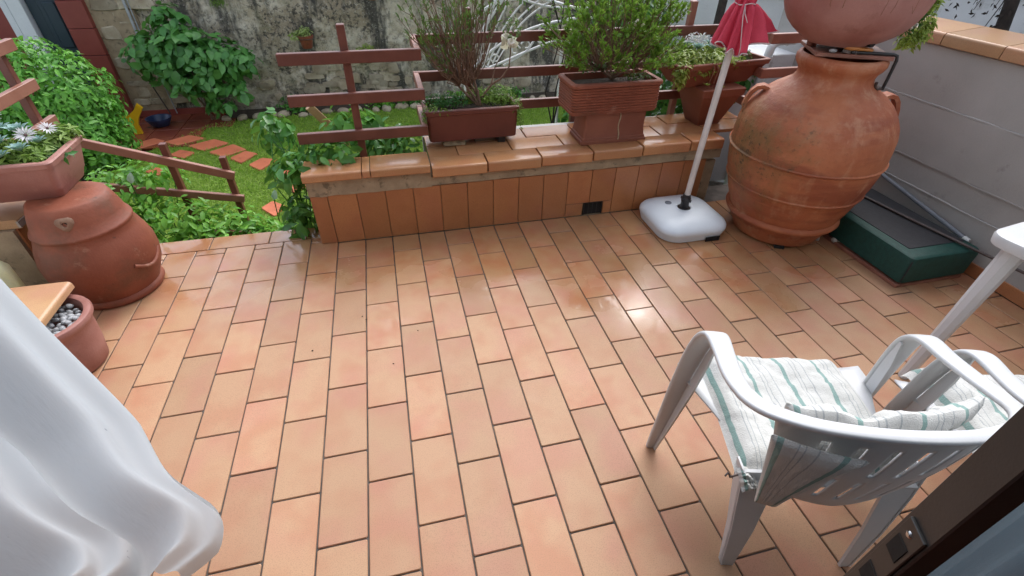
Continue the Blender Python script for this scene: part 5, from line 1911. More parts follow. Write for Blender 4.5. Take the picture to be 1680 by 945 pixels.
pav = [[(-3.28, 6.30), (-2.93, 6.62), (-2.72, 6.46), (-3.1, 6.1)], [(-2.81, 6.40), (-2.51, 6.64), (-2.22, 6.46), (-2.56, 6.22)], [(-2.47, 6.20), (-2.14, 6.42), (-1.88, 6.20), (-2.20, 5.97)],
       [(-2.15, 5.92), (-1.86, 6.18), (-1.62, 5.92), (-1.90, 5.70)], [(-1.84, 5.66), (-1.66, 5.90), (-1.47, 5.76), (-1.64, 5.45)], [(-1.57, 5.40), (-1.42, 5.62), (-1.20, 5.52), (-1.38, 5.18)],
       [(-1.30, 5.08), (-1.16, 5.26), (-0.96, 5.08), (-1.10, 4.86)], [(-2.74, 5.46), (-2.66, 5.68), (-2.42, 5.58), (-2.52, 5.28)], [(-2.60, 5.92), (-2.50, 6.10), (-2.26, 5.96), (-2.36, 5.76)], [(-1.24, 4.22), (-1.13, 4.38), (-0.96, 4.22), (-1.05, 3.97)],
       [(-1.08, 4.68), (-0.98, 4.84), (-0.78, 4.68), (-0.90, 4.48)]]
plabels = ['first paver in the row, touching the wet red paving', 'second paver in the curving row, below the yellow shovel', 'third paver in the curving row of stepping stones', 'fourth stepping paver, brightest on the bend of the row',
           'fifth stepping paver, right of the handrail post top', 'sixth stepping paver between the handrail end and the climber', 'seventh stepping paver half behind the climbing plant', 'lone paver under the left handrail post', 'paver crossed by the sloping handrail', 'dull paver nearest the terrace edge', 'paver almost hidden behind the climbing plant']
pav_poly = []
for k, q in enumerate(pav):
    c = Vector((sum(p[0] for p in q) / 4, sum(p[1] for p in q) / 4))
    ring = []
    nq = len(q)
    for i in range(nq):
        p0_, p1_, p2_ = Vector(q[i - 1]), Vector(q[i]), Vector(q[(i + 1) % nq])
        for f_ in (0.12, 0.04):
            ring.append(p1_.lerp(p0_, f_) if f_ == 0.12 else p1_.lerp((p0_ + p2_) / 2, 0.04))
        ring.append(p1_.lerp(p2_, 0.12))
    ring = [c + (p - c) * (0.88 + 0.04 * mnoise.noise((p.x * 9, p.y * 9, k))) for p in ring]
    pav_poly.append([c, max((p - c).length for p in ring), ring])
    bb = B()
    bb.loft([[(p.x, p.y, LZ - 0.03) for p in ring], [(p.x, p.y, LZ + 0.016) for p in ring], [((c + (p - c) * 0.97).x, (c + (p - c) * 0.97).y, LZ + 0.022) for p in ring]], False, True)
    o = bb.build('stepping_stone', MT['paver'], None)
    tag(o, plabels[k], 'paving stone', 'red stepping stones across the lawn')
# wet red paving by the wall
gpv = thing('garden_paving', 'wet dark red paving at the foot of the old wall', 'paving', (-3.0, 7.0, LZ))
del gpv['category']
gpv['kind'] = 'structure'
for ix in range(6):
    for iy in range(4):
        x0, y0 = -4.05 + ix * 0.34, 6.22 + iy * 0.34
        if x0 + y0 < 2.45 or x0 > -2.35 + (iy - 1) * 0.12:
            continue
        bb = B()
        bb.box((x0 + 0.165, y0 + 0.165, LZ + 0.003), (0.330, 0.330, 0.03), bev=0.004)
        bb.build('paving_tile', MT['wet_paving'], gpv)
kb = B()
rail_box(kb, (-3.9, 7.575, LZ + 0.05), (-2.2, 7.575, LZ + 0.05), 0.10, 0.03)
tag(kb.build('red_skirting', MT['red_tile']), 'dark red skirting board along the foot of the old wall', 'skirting')
# soil border in front of the wall
b = B()
b.box((0.75, 7.42, LZ - 0.04), (5.9, 0.36, 0.12))
tag(b.build('flower_bed_soil', MT['earth']), kind='structure')

# grass blades
def in_poly(P, poly):
    x, y = P[:, 0], P[:, 1]
    ins = np.zeros(len(P), bool)
    n = len(poly)
    j = n - 1
    for i in range(n):
        xi, yi = poly[i]
        xj, yj = poly[j]
        ins ^= ((yi > y) != (yj > y)) & (x < (xj - xi) * (y - yi) / (yj - yi + 1e-12) + xi)
        j = i
    return ins
NG = 130000
P = np.c_[rng.uniform(-3.2, 3.2, NG), rng.uniform(2.9, 7.4, NG), np.full(NG, LZ)]
m = in_poly(P, lawn_out)
for c, r, ring in pav_poly:
    near = ((P[:, 0] - c.x) ** 2 + (P[:, 1] - c.y) ** 2) < (r * 1.05) ** 2
    if near.any():
        inn = in_poly(P, [(c.x + (p.x - c.x) * 0.97, c.y + (p.y - c.y) * 0.97) for p in ring])
        m &= ~inn
P = P[m]
D = np.c_[rng.normal(size=(len(P), 2)) * 0.55, np.ones(len(P))]
Nn = np.c_[rng.normal(size=(len(P), 2)), np.full(len(P), 0.2)]
hgt = 0.028 * (1 + 0.35 * rng.normal(size=len(P)).clip(-1.5, 2))
gr = leaves_mesh('grass', T_BLADE, P, D, Nn, hgt, 0.22, MT['grass'], None)
gr['kind'] = 'stuff'
gr['label'] = 'short green lawn grass'

# border stones
random.seed(11)
x = -2.15
k = 0
stm = [pebble_mesh(0.075, s + 20, (1.25, 0.85, 0.75)) for s in range(6)]
for m_ in stm:
    m_.materials.append(MT['wallstone'])
while x < 2.9:
    o = bpy.data.objects.new('border_stone', stm[k % 6])
    COL.objects.link(o)
    s = random.uniform(0.75, 1.25)
    o.scale = (s, s, s)
    o.location = (x, 7.22 + 0.03 * x / 2 + random.uniform(-0.05, 0.05), LZ + 0.02)
    o.rotation_euler = (0, 0, random.uniform(0, 6))
    tag(o, 'rounded grey stone in the row edging the lawn below the old wall', 'stone', 'stones edging the lawn')
    x += 0.17 * s + random.uniform(0.0, 0.12)
    k += 1

# --- old wall
def old_wall():
    ow = thing('old_garden_wall', 'old stained stone and plaster wall closing the garden at the back', 'wall', (1.0, WY + 0.1, LZ))
    bm = bmesh.new()
    NX, NZ = 180, 80
    X0, X1, Z0, Z1 = -3.02, 6.4, -1.0, 2.35
    rows = []
    for j in range(NZ + 1):
        z = Z0 + (Z1 - Z0) * j / NZ
        row = []
        for i in range(NX + 1):
            x = X0 + (X1 - X0) * i / NX
            low = max(0.0, min(1.0, (-0.15 - z + 0.25 * mnoise.noise((x * 1.5, 0, 0))) / 0.2))
            d = 0.030 * mnoise.noise((x * 1.6, z * 1.6, 2.0)) + 0.012 * mnoise.noise((x * 6, z * 6, 5.0)) + 0.006 * mnoise.noise((x * 19, z * 19, 7.0))
            d += low * (0.035 + 0.03 * mnoise.noise((x * 5, z * 9, 3.0)))
            row.append(bm.verts.new((x, WY + d, z)))
        rows.append(row)
    for a, c in zip(rows[:-1], rows[1:]):
        for i in range(NX):
            bm.faces.new((a[i], a[i + 1], c[i + 1], c[i]))
    me = bpy.data.meshes.new('plaster_face')
    bm.to_mesh(me)
    bm.free()
    link_mesh('plaster_face', me, MT['oldwall'], ow, 180)
    bb = B()
    bb.box((1.69, WY + 0.28, 0.67), (9.5, 0.3, 3.4))
    bb.build('wall_core', MT['oldwall'], ow)
    # exposed stones: a column at the left end and a band near the ground
    def stone(x, z, hx, hz, dep, seed):
        ring = []
        n = 10
        for k in range(n):
            a = 2 * PI * (k + 0.5 * mnoise.noise((k * 1.7, seed * 3.1, 0.5))) / n
            kx = math.copysign(abs(math.cos(a)) ** 0.45, math.cos(a))
            kz = math.copysign(abs(math.sin(a)) ** 0.45, math.sin(a))
            w = 1 + 0.30 * mnoise.noise((math.cos(a) * 1.5 + seed * 2.3, math.sin(a) * 1.5, seed))
            ring.append((hx * kx * w, hz * kz * w, 0.35 * mnoise.noise((k * 2.1, seed * 1.9, 4.0))))
        b2 = B()
        yb = WY + 0.06
        b2.loft([[(x + p[0], yb, z + p[1]) for p in ring], [(x + p[0], WY - dep * (0.65 + p[2]), z + p[1]) for p in ring],
                 [(x + p[0] * 0.86, WY - dep * (1 + p[2]), z + p[1] * 0.82) for p in ring]], False, True)
        b2.build('stone', MT['wallstone'], ow, 25)
    random.seed(31)
    z = -0.82
    s = 0
    while z < 1.15:
        h = random.uniform(0.045, 0.115)
        x = -3.43
        while x < -2.98:
            w = random.uniform(0.08, 0.22)
            stone(x + w, z + h, w * 1.02, h * 1.0, random.uniform(0.02, 0.05), s)
            x += 2 * w
            s += 1
        z += 2 * h
    for k in range(70):
        x = random.uniform(-0.9, 0.45) if k < 42 else random.uniform(-2.3, 3.0)
        z = random.uniform(-0.78, -0.18) if k < 42 else random.uniform(-0.8, -0.5)
        stone(x, z, random.uniform(0.05, 0.15), random.uniform(0.03, 0.075), random.uniform(-0.012, 0.012), s)
        s += 1
    bb = B()
    bb.box((-3.2, WY + 0.02, 0.2), (0.55, 0.10, 2.4))
    bb.build('mortar_bed', MT['mortar'], ow)
    return ow
ow = old_wall()
# weeds growing from the wall
wp = thing('wall_tuft', 'small tuft of weeds growing from a crack high in the old wall', 'plant', (-1.84, WY - 0.05, 0.64))
bush(wp, T_SMALL, MT['l_weed'], [(-1.84, WY - 0.06, 0.62, 0.13, 0.05, 0.09)], 160, 0.05, 0.18, shell=0.1)
# conduits
cd = thing('wall_conduit', 'pair of thin grey conduits running down the old wall at the left', 'pipe', (-3.0, WY - 0.05, 0))
b = B()
b.tube([(-2.985, WY - 0.075, 1.6), (-2.985, WY - 0.075, -0.25)], 0.018, 8)
b.build('pipe', MT['wire'], cd, 60)
b = B()
b.tube([(-2.945, WY - 0.06, 1.6), (-2.945, WY - 0.06, -0.22), (-2.93, WY - 0.06, -0.30), (-2.90, WY - 0.055, -0.86)], 0.008, 6)
b.build('cable', MT['wire'], cd, 60)
b = B()
b.tube([(-3.10, WY - 0.07, -0.30), (-3.05, WY - 0.075, -0.55), (-2.98, WY - 0.09, -0.85)], 0.009, 6)
b.build('cable', MT['dark_rod'], cd, 60)

# --- outbuilding front at the far left
obd = thing('outbuilding', 'corner of an outbuilding with a dark blue door and red tiled pier', 'building', (-4.2, WY + 0.1, LZ))
z = -1.0
while z < 1.6:
    bb = B()
    bb.box((-3.60, WY - 0.04, z + 0.165), (0.30, 0.16, 0.324), bev=0.004)
    bb.build('pier_tile', MT['red_tile'], obd)
    z += 0.33
bb = B()
bb.box((-3.60, WY + 0.02, 0.2), (0.26, 0.16, 2.5))
bb.build('pier_core', MT['mortar'], obd)
dl = B().box((-3.885, WY + 0.02, 0.2), (0.255, 0.05, 2.4), bev=0.006).build('door_leaf', MT['navy'], obd)
for z_ in (-0.4, 0.35, 1.0):
    bb = B()
    bb.box((-3.885, WY - 0.012, z_), (0.15, 0.02, 0.55), bev=0.012)
    bb.build('door_panel', MT['navy'], dl)
B().box((-4.085, WY + 0.05, 0.2), (0.13, 0.05, 2.4), bev=0.006).build('door_leaf', MT['navy'], obd)
B().box((-4.235, WY - 0.01, 0.2), (0.155, 0.12, 2.4), bev=0.006).build('door_jamb', MT['white_paint'], obd)
B().box((-4.365, WY + 0.01, 0.2), (0.085, 0.12, 2.4), bev=0.006).build('door_jamb', MT['white_paint'], obd)
B().box((-4.85, WY + 0.05, 0.2), (0.85, 0.12, 2.4)).build('front_wall', MT['red_tile'], obd)
B().box((-4.5, WY + 0.8, 0.3), (2.3, 1.3, 2.6)).build('building_body', MT['plaster'], obd)

# --- yellow tool and blue bowl
yt = thing('yellow_shovel', 'yellow plastic forked tool head standing beside the hedge', 'garden tool', (-3.16, 6.86, LZ))
b = B()
pl = [(-0.035, 0.0), (0.045, 0.0), (0.030, 0.10), (0.055, 0.17), (0.13, 0.28), (0.085, 0.33), (0.045, 0.27), (-0.03, 0.21), (-0.11, 0.19), (-0.10, 0.13), (-0.03, 0.11)]
b.loft([[(-3.20 + x * 1.25, 6.80 - 0.02 + 0.25 * z, LZ + 0.02 + z * 1.15) for x, z in pl], [(-3.20 + x * 1.25, 6.80 + 0.025 + 0.25 * z, LZ + 0.02 + z * 1.15) for x, z in pl]])
bevel_all(b, 0.008, 2)
b.build('tool_head', MT['yellow'], yt, 40)
bb = thing('blue_bowl', 'small dark blue plastic bowl on the wet red paving', 'bowl', (-3.0, 7.05, LZ))
b = B()
b.lathe([(0.02, 0.09), (0.03, 0.11), (0.10, 0.15), (0.13, 0.165), (0.14, 0.165), (0.135, 0.150), (0.05, 0.10)], (-2.99, 7.08, LZ), 32)
b.build('bowl_body', MT['blue_plastic'], bb, 40)

# --- hydrangea
hy = thing('hydrangea_bush', 'broad-leaved dark green hydrangea against the old wall', 'shrub', (-2.45, 7.2, LZ))
els = [(-2.72, 7.25, 0.02, 0.42, 0.25, 0.36), (-2.38, 7.15, 0.02, 0.45, 0.30, 0.42), (-2.02, 7.2, -0.02, 0.42, 0.26, 0.28), (-1.76, 7.2, -0.10, 0.26, 0.22, 0.22), (-2.45, 7.2, 0.42, 0.22, 0.16, 0.24), (-2.32, 7.05, -0.35, 0.36, 0.2, 0.16), (-2.10, 7.05, -0.62, 0.18, 0.12, 0.10), (-1.85, 7.1, -0.45, 0.14, 0.12, 0.12)]
bush(hy, T_BROAD, MT['l_hydr'], els, 1300, 0.132, 0.62, nobj=295, shell=0.45, up=0.55, droop=0.35)
b = B()
for k in range(9):
    a = random.uniform(0, 6.28)
    e = random.choice(els[:5])
    b.tube([(-2.30 + 0.05 * math.cos(a), 7.22, LZ - 0.02), (-2.3 + 0.3 * (e[0] + 2.3), 7.2, -0.55), (e[0], e[1], e[2] + 0.1)], 0.014, 6, 0.006)
b.build('stems', MT['bark'], hy, 80)
# --- hedge on the left
hg = thing('leafy_hedge', 'large rounded bright green shrub at the upper left behind the trellis', 'shrub', (-3.4, 5.9, LZ))
els = [(-3.52, 5.95, -0.12, 0.66, 0.60, 0.58), (-3.25, 5.85, -0.38, 0.40, 0.45, 0.44), (-3.95, 6.0, -0.05, 0.6, 0.6, 0.5), (-4.45, 6.0, -0.2, 0.6, 0.6, 0.6), (-3.22, 5.85, -0.66, 0.36, 0.4, 0.24), (-3.6, 5.7, -0.5, 0.7, 0.5, 0.42)]
bush(hg, T_BROAD, MT['l_hedge'], els, 11000, 0.078, 0.40, nobj=290, shell=0.80, up=0.5, droop=0.45)
b = B()
for k in range(14):
    e = random.choice(els)
    b.tube([(-3.45 + random.gauss(0, 0.15), 5.95 + random.gauss(0, 0.1), LZ - 0.02), (e[0] * 0.5 - 1.7, 5.93, -0.6), (e[0] + random.gauss(0, 0.2), e[1], e[2] + 0.2)], 0.016, 6, 0.006)
b.build('stems', MT['bark'], hg, 80)

# --- plants beyond the terrace edge, by the stair handrail
ub = thing('stairside_plants', 'mass of bright green leafy plants below the sloping handrail', 'plant', (-1.2, 2.5, -0.5))
els = [(-1.30, 2.50, -0.02, 0.30, 0.26, 0.16), (-0.98, 2.44, -0.10, 0.30, 0.22, 0.13), (-0.68, 2.38, -0.17, 0.26, 0.16, 0.10), (-1.62, 2.66, 0.14, 0.26, 0.26, 0.15), (-1.42, 2.78, 0.18, 0.22, 0.2, 0.12), (-1.15, 2.34, -0.16, 0.5, 0.14, 0.12), (-0.62, 2.30, -0.25, 0.25, 0.12, 0.10), (-1.55, 2.4, 0.0, 0.2, 0.2, 0.15), (-1.0, 2.5, -0.35, 0.5, 0.3, 0.2)]
bush(ub, T_BROAD, MT['l_under'], els, 2700, 0.062, 0.42, nobj=260, shell=0.5, up=0.8, droop=0.3, keep=lambda P: (P[:, 1] > 2.14))
b = B()
for k in range(26):
    e = random.choice(els)
    b.tube([(e[0] + random.gauss(0, 0.08), e[1] + 0.1, -0.95), (e[0], e[1], e[2] * 0.3 - 0.4), (e[0] + random.gauss(0, 0.1), e[1], e[2] + 0.05)], 0.006, 5, 0.003)
b.build('stems', MT['l_ivy'], ub, 80)
b = B()
b.box((-1.1, 2.47, -0.66), (1.7, 0.62, 0.62), bev=0.03)
tag(b.build('planting_bed', MT['earth']), kind='structure')
for k, (c, lb) in enumerate((((-1.42, 2.50, 0.245), 'white spathe flower at the left, under the top handrail'), ((-0.62, 2.52, 0.03), 'white flower at the lower end of the handrail'))):
    fl = thing('white_lily', lb, 'flower', c, group='white flowers by the handrail')
    leaves_mesh('petals', T_BROAD, np.array([c] * 2), np.array([(0.25, 0.1, 0.8), (0.35, -0.1, 0.75)]), np.array([(0.3, -1, 0.2), (-0.3, -1, 0.3)]), 0.075 * np.ones(2), 0.55, MT['l_lily'], fl)
    bb = B()
    bb.tube([Vector(c), Vector(c) + Vector((-0.02, 0.02, -0.25))], 0.004, 5)
    bb.build('stem', MT['l_ivy'], fl)

# --- climber at the left end of the planter wall
cl = thing('wall_climber', 'glossy climbing plant tumbling over the left end of the tiled wall', 'climbing plant', (-0.35, 2.2, 0))
els = [(-0.37, 2.12, 0.40, 0.13, 0.16, 0.12), (-0.36, 2.06, 0.14, 0.10, 0.10, 0.16), (-0.16, 2.22, 0.48, 0.16, 0.10, 0.10), (-0.44, 2.34, 0.58, 0.12, 0.12, 0.12), (0.02, 2.35, 0.58, 0.20, 0.14, 0.12), (-0.40, 2.2, -0.05, 0.12, 0.1, 0.2), (-0.12, 2.03, 0.53, 0.15, 0.09, 0.05), (-0.34, 2.0, 0.45, 0.07, 0.14, 0.10)]
bush(cl, T_BROAD, MT['l_climb'], els, 640, 0.082, 0.50, nobj=280, shell=0.35, up=0.5, droop=0.45, keep=lambda P: ~((P[:, 0] > -0.27) & (P[:, 2] < 0.495) & (P[:, 1] < 2.10)) & ~((P[:, 0] > -0.30) & (P[:, 1] > 1.86) & (P[:, 1] < 2.40) & (P[:, 2] < 0.40)))
b = B()
for k in range(12):
    b.tube([(-0.36 + random.gauss(0, 0.03), 2.2, -0.9), (-0.36 + random.gauss(0, 0.03), 2.14, 0.0), (-0.34 + random.gauss(0, 0.06), 2.14 + random.gauss(0, 0.05), 0.35), (-0.25 + random.gauss(0, 0.15), 2.25, 0.58)], 0.005, 5, 0.003)
b.build('stems', MT['l_ivy'], cl, 80)
cl2 = thing('wall_ground_cover', 'row of small leafy plants behind the left coping under the lowest rail', 'plant', (0.25, 2.25, 0.4))
bush(cl2, T_BROAD, MT['l_climb'], [(0.16, 2.24, 0.47, 0.16, 0.10, 0.09), (0.33, 2.22, 0.47, 0.12, 0.09, 0.08), (0.25, 2.34, 0.52, 0.2, 0.08, 0.07)], 330, 0.055, 0.45, nobj=150, shell=0.2, up=0.8, keep=lambda P: P[:, 1] > 2.10)

# --- ivy and dark bush behind the fence on the right
iv = thing('ivy_bank', 'dark green ivy behind the fence between the ribbed trough and the jar', 'plant', (2.4, 2.9, 0))
els = [(2.05, 2.85, 0.62, 0.30, 0.16, 0.30), (2.5, 2.85, 0.58, 0.35, 0.16, 0.26), (2.9, 2.75, 0.60, 0.35, 0.14, 0.20), (2.1, 2.95, 0.2, 0.4, 0.2, 0.4), (2.75, 2.95, 0.2, 0.5, 0.2, 0.4)]
bush(iv, T_BROAD, MT['l_ivy'], els, 1500, 0.075, 0.75, nobj=240, shell=0.55, up=0.3, droop=0.6, keep=lambda P: P[:, 1] > 2.53)
b = B()
for k in range(10):
    e = els[k % 5]
    b.tube([(e[0], 2.95, -0.92), (e[0] + random.gauss(0, 0.1), 2.92, 0.0), (e[0] + random.gauss(0, 0.1), e[1], e[2] + 0.1)], 0.010, 5, 0.004)
b.build('stems', MT['bark'], iv, 80)
db = thing('dark_bush', 'very dark green bush at the top, right of the dense azalea', 'shrub', (2.9, 4.1, LZ))
els = [(2.75, 4.1, 0.75, 0.45, 0.35, 0.40), (2.6, 4.1, 0.2, 0.5, 0.35, 0.5), (2.5, 4.2, -0.4, 0.5, 0.35, 0.5)]
bush(db, T_BROAD, MT['l_ivy'], els, 2200, 0.085, 0.6, shell=0.6, up=0.3, droop=0.5)
b = B()
for k in range(8):
    e = els[k % 3]
    b.tube([(2.65, 4.15, -0.92), (2.65 + random.gauss(0, 0.1), 4.1, -0.2), (e[0] + random.gauss(0, 0.15), e[1], e[2] + 0.2)], 0.014, 6, 0.006)
b.build('stems', MT['bark'], db, 80)
# small plants along the foot of the wall
for k, (x, w, lb) in enumerate(((-1.15, 0.30, 'low green plant at the wall foot left of the fence'), (0.15, 0.26, 'bright low plant in the border behind the fence'), (0.62, 0.25, 'low plant in the border behind the bare-stemmed azalea'), (1.5, 0.35, 'leafy green clump in the border beyond the brown trough'), (2.2, 0.35, 'leafy clump in the border behind the ribbed trough'))):
    o = thing('border_plant', lb, 'plant', (x, 7.35, LZ), group='plants in the border along the old wall')
    bush(o, T_BROAD, MT['l_under'] if k % 2 else MT['l_climb'], [(x, 7.34, LZ + 0.14, w, 0.14, 0.14)], 190, 0.075, 0.4, shell=0.2, up=0.7)

# --- white wrought iron frame
wi = thing('wrought_iron_frame', 'white wrought iron garden arch with scrolls beyond the fence', 'garden frame', (1.6, 4.2, LZ))
IY = 4.2
def arc(pts, r=0.014, y=IY, n=24):
    P = [Vector((p[0], y + (p[2] if len(p) > 2 else 0), p[1])) for p in pts]
    out = []
    m = len(P) - 1
    for k in range(n + 1):
        t = m * k / n
        i = min(int(t), m - 1)
        f = t - i
        p0, p1, p2, p3 = P[max(0, i - 1)], P[i], P[i + 1], P[min(m, i + 2)]
        out.append(0.5 * ((2 * p1) + (-p0 + p2) * f + (2 * p0 - 5 * p1 + 4 * p2 - p3) * f * f + (-p0 + 3 * p1 - 3 * p2 + p3) * f ** 3))
    return out
B().tube(arc([(1.03, 0.36), (1.12, 0.60), (1.27, 0.82), (1.46, 1.06), (1.6, 1.25)]), 0.013, 8).build('arch_bar', MT['iron_white'], wi, 80)
B().tube(arc([(1.00, 0.42), (1.16, 0.66), (1.30, 0.90), (1.38, 1.10)]), 0.013, 8).build('arch_bar', MT['iron_white'], wi, 80)
B().tube(arc([(1.03, 0.78), (1.25, 0.93), (1.48, 1.03), (1.8, 1.0), (2.2, 0.90)]), 0.013, 8).build('arch_bar', MT['iron_white'], wi, 80)
B().tube(arc([(1.02, 0.74), (1.30, 0.95), (1.55, 1.0), (1.9, 0.93), (2.4, 0.92)]), 0.011, 7).build('arch_bar', MT['iron_white'], wi, 80)
B().tube(arc([(1.05, 0.36), (1.30, 0.57), (1.55, 0.70), (1.80, 0.78), (2.15, 0.83), (2.5, 0.82)]), 0.013, 8).build('crest_bar', MT['iron_white'], wi, 80)
B().tube(arc([(1.10, 0.36), (1.38, 0.45), (1.66, 0.55), (1.95, 0.635), (2.3, 0.68)]), 0.013, 8).build('crest_bar', MT['iron_white'], wi, 80)
B().tube(arc([(1.42, 0.43), (1.66, 0.56), (1.80, 0.78)]), 0.011, 6).build('crest_bar', MT['iron_white'], wi, 80)
for k in range(5):
    B().tube(arc([(1.16 + 0.05 * k, 0.40 + 0.018 * k), (1.24 + 0.09 * k, 0.72 + 0.02 * k), (1.30 + 0.16 * k, 0.96 + 0.015 * k)]), 0.009, 6).build('arch_bar', MT['iron_white'], wi, 80)
B().tube(arc([(1.95, 0.63), (1.90, 0.72), (1.88, 0.80)]), 0.011, 6).build('crest_bar', MT['iron_white'], wi, 80)
def scroll(cx, cz, r, sgn=1, a0=0.0):
    pts = []
    for k in range(26):
        a = a0 + sgn * k / 25 * 4.9
        rr = r * (1 - 0.72 * k / 25)
        pts.append(Vector((cx + rr * math.cos(a), IY, cz + rr * math.sin(a))))
    B().tube(pts, 0.008, 6).build('scroll', MT['iron_white'], wi, 80)
for (cx, cz, r, sg, a0) in ((1.26, 0.445, 0.055, 1, 0.5), (1.34, 0.49, 0.05, -1, 2.6), (1.54, 0.56, 0.055, 1, 0.4), (1.65, 0.60, 0.055, -1, 2.8), (1.80, 0.645, 0.05, 1, 0.4), (1.90, 0.68, 0.05, -1, 2.8), (2.1, 0.73, 0.05, 1, 0.3), (1.22, 0.52, 0.07, 1, 3.5)):
    scroll(cx, cz, r, sg, a0)
for lx in (1.03, 2.02, 2.40):
    bb = B()
    bb.tube([(lx, IY, 0.42 if lx < 2 else 0.72), (lx, IY, -0.2), (lx, IY, LZ - 0.03)], 0.016, 8)
    bb.build('leg', MT['iron_white'], wi, 80)
vs = thing('bare_climber', 'thin dark bare climber stems twisting up beside the ribbed trough', 'climbing plant', (1.75, 4.0, LZ))
b = B()
for k in range(3):
    x0 = 1.86 + 0.045 * k
    b.tube([(x0 + random.gauss(0, .02), 4.0, -0.92), (x0 + random.gauss(0, .05), 4.0, -0.3), (x0 + random.gauss(0, .06), 4.02, 0.2), (x0 + random.gauss(0, .1), 4.0, 0.6), (x0 - 0.1 + random.gauss(0, .2), 4.0, 1.15)], 0.011, 6, 0.004)
b.build('stems', MT['bark_dark'], vs, 80)
bush(vs, T_SMALL, MT['l_azalea'], [(1.35, 4.0, 1.05, 0.35, 0.15, 0.15), (1.9, 4.0, 0.9, 0.2, 0.12, 0.2)], 120, 0.05, 0.45, shell=0.1)

# --- wall-hung flower pots
def wall_pot(x, z, r, label, mat_l, n=260, ring=True):
    o = thing('hanging_pot', label, 'flower pot', (x, WY - 0.2, z), group='clay pots hung on the old wall')
    bb = B()
    y = WY - 0.17
    bb.lathe([(0.0, r * 0.62), (0.005, r * 0.66), (r * 1.25, r * 0.92), (r * 1.27, r * 1.04), (r * 1.6, r * 1.08), (r * 1.62, r * 0.98), (r * 1.4, r * 0.9)], (x, y, z), 32)
    bb.build('pot_body', MT['terra'], o, 40)
    bb = B()
    bb.tube([(x, WY + 0.02, z + r * 1.2), (x, y + r * 0.98, z + r * 1.2)], 0.008, 6)
    pts = [(x + r * 1.0 * math.cos(a), y + r * 1.0 * math.sin(a), z + r * 1.22) for a in [2 * PI * k / 24 for k in range(25)]]
    bb.tube(pts, 0.006, 5)
    bb.build('pot_ring', MT['dark_rod'], o, 60)
    bush(o, T_SMALL, mat_l, [(x, y, z + r * 2.0, r * 1.0, r * 0.9, r * 0.7), (x - r * 1.2, y - r * 0.3, z + r * 1.75, r * 0.8, r * 0.6, r * 0.55)], n, 0.045, 0.5, shell=0.2, up=0.7)
wall_pot(-0.805, 0.0, 0.105, 'small clay pot with pale green leaves hung on the old wall', MT['l_pale'])
wall_pot(0.04, -0.23, 0.10, 'clay pot behind the top rail with only its yellow green leaves showing', MT['l_succ'], 200)
wall_pot(0.22, 0.60, 0.10, 'clay pot at the very top edge of the old wall view', MT['l_weed'], 160)

# --- white wall with drain pipe on the right beyond the fence
ww = thing('white_neighbour_wall', 'stained white plastered wall beyond the fence behind the red parasol', 'wall', (4.3, 4.2, LZ))
WAN = math.radians(-38)
b = B()
wpos = Vector((4.35, 3.55, 0))
b.box((4.40, 3.75, 0.04), (2.8, 0.25, 1.96), rotz=WAN, bev=0.01)
b.build('wall_body', MT['plaster'], ww)
b = B()
b.box((4.40, 3.75, 1.04), (2.84, 0.31, 0.05), rotz=WAN, bev=0.006)
b.build('wall_cap', MT['concrete'], ww)
pv = thing('drain_pipe', 'white plastic drain elbow beside the neck of the big jar', 'pipe', (3.2, 2.75, 0.9))
b = B()
b.tube([(3.36, 2.62, 0.905), (3.26, 2.625, 0.905), (3.205, 2.63, 0.895), (3.18, 2.635, 0.86), (3.175, 2.64, 0.80), (3.175, 2.64, 0.70)], 0.032, 14)
b.tube([(3.175, 2.64, 0.72), (3.175, 2.64, -0.95)], 0.03, 14)
b.build('pipe', MT['pvc'], pv, 60)
b = B()
b.tube([(3.278, 2.624, 0.905), (3.300, 2.623, 0.905)], 0.038, 14)
b.tube([(3.175, 2.64, 0.795), (3.175, 2.64, 0.76)], 0.038, 14)
b.build('pipe_collar', MT['pvc'], pv, 60)
ld = B()
ld.box((3.18, 2.86, 0.26), (0.80, 0.36, 1.06), bev=0.006)
lo = ld.build('concrete_ledge', MT['plaster'])
tag(lo, 'pale ledge block behind the fence left of the big jar neck', 'ledge')
dr = thing('rail_pipes', 'dark horizontal pipes at the top edge between parasol and bowl', 'pipe', (3.7, 2.9, 1.2))
for k, z in enumerate((1.42, 1.30, 1.17)):
    B().tube([(3.0, 3.3, z - 0.03), (4.4, 3.0, z - 0.05)], 0.028 - 0.004 * k, 10).build('pipe', MT['bark_dark'], dr, 60)
for x in (3.1, 4.3):
    B().box((x, 3.3 - 0.21 * (x - 3.0), 0.2), (0.05, 0.05, 2.5)).build('pipe_post', MT['bark_dark'], dr)

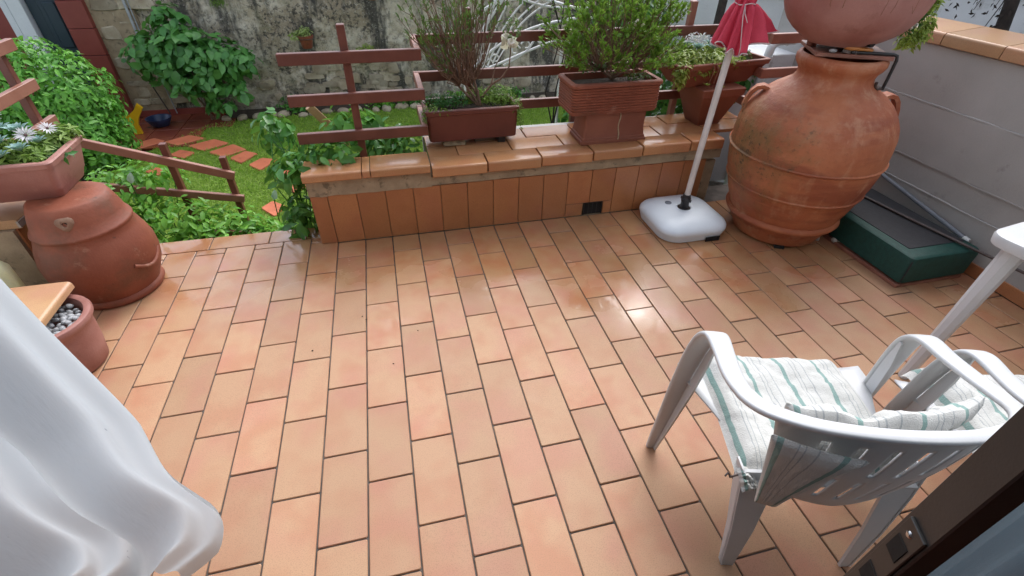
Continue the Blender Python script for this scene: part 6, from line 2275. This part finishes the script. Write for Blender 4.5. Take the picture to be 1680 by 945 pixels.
# --- neighbour's pale front beyond the right wall, with an old vine
nb = thing('neighbour_house', 'pale mint painted house front beyond the right hand wall', 'house', (5.0, 1.5, LZ))
b = B()
b.box((4.75, 1.2, 0.1), (0.3, 5.4, 2.3))
b.build('plinth', MT['plaster'], nb)
b = B()
b.box((4.72, 1.2, 1.28), (0.34, 5.4, 0.06), bev=0.008)
b.build('plinth_band', MT['mint_trim'], nb)
b = B()
b.box((4.79, 1.2, 2.0), (0.3, 5.4, 1.38))
b.build('house_front', MT['mint'], nb)
vn = thing('old_vine', 'dark twisted vine trunk with dead twigs behind the right hand wall', 'vine', (4.05, 1.7, LZ))
b = B()
random.seed(8)
pts = []
for k in range(13):
    z = LZ + 2.9 * k / 12
    pts.append((4.05 + random.gauss(0, 0.012), 1.70 + random.gauss(0, 0.012) + 0.06 * (z - 1.0), z))
b.tube(pts, 0.045, 10, 0.035)
b.build('trunk', MT['bark_dark'], vn, 60)
b = B()
for k in range(46):
    z = random.uniform(1.05, 1.55)
    y0 = 1.72 + random.uniform(-0.03, 0.7)
    p = Vector((4.02, y0, z + 0.3 + random.uniform(0, 0.3)))
    q = p + Vector((random.uniform(-0.06, 0.02), random.uniform(-0.02, 0.16), -random.uniform(0.15, 0.42)))
    b.tube([p, p.lerp(q, 0.5) + Vector((0, random.gauss(0, 0.02), 0)), q], 0.004, 4, 0.002)
b.build('twigs', MT['bark_dark'], vn)
P, nr = blobs(230, [(4.03, 1.74, 1.25, 0.07, 0.08, 0.35), (4.02, 1.95, 1.32, 0.04, 0.22, 0.2), (4.03, 1.72, 1.6, 0.08, 0.1, 0.3)], 0.2, 0.1)
leaves_mesh('dry_leaves', T_SMALL, P, tangents(nr, 0.9), nr, 0.035 * np.ones(len(P)), 0.45, MT['bark_dark'], vn)

# --- small debris on the terrace
random.seed(12)
crumb = pebble_mesh(0.004, 3, (1.2, 0.9, 0.6))
crumb.materials.append(MT['hole'])
for (x, y) in ((-0.02, 1.15), (0.0, 1.12), (-0.25, 0.95), (0.25, 0.98), (-0.85, 0.55), (0.12, 0.78)):
    o = bpy.data.objects.new('soil_crumb', crumb)
    COL.objects.link(o)
    o.location = (x, y, 0.003)
    o.scale = (random.uniform(0.6, 1.1),) * 3
    tag(o, 'dark soil crumb lying on the terrace tiles', 'crumb', 'soil crumbs on the terrace')
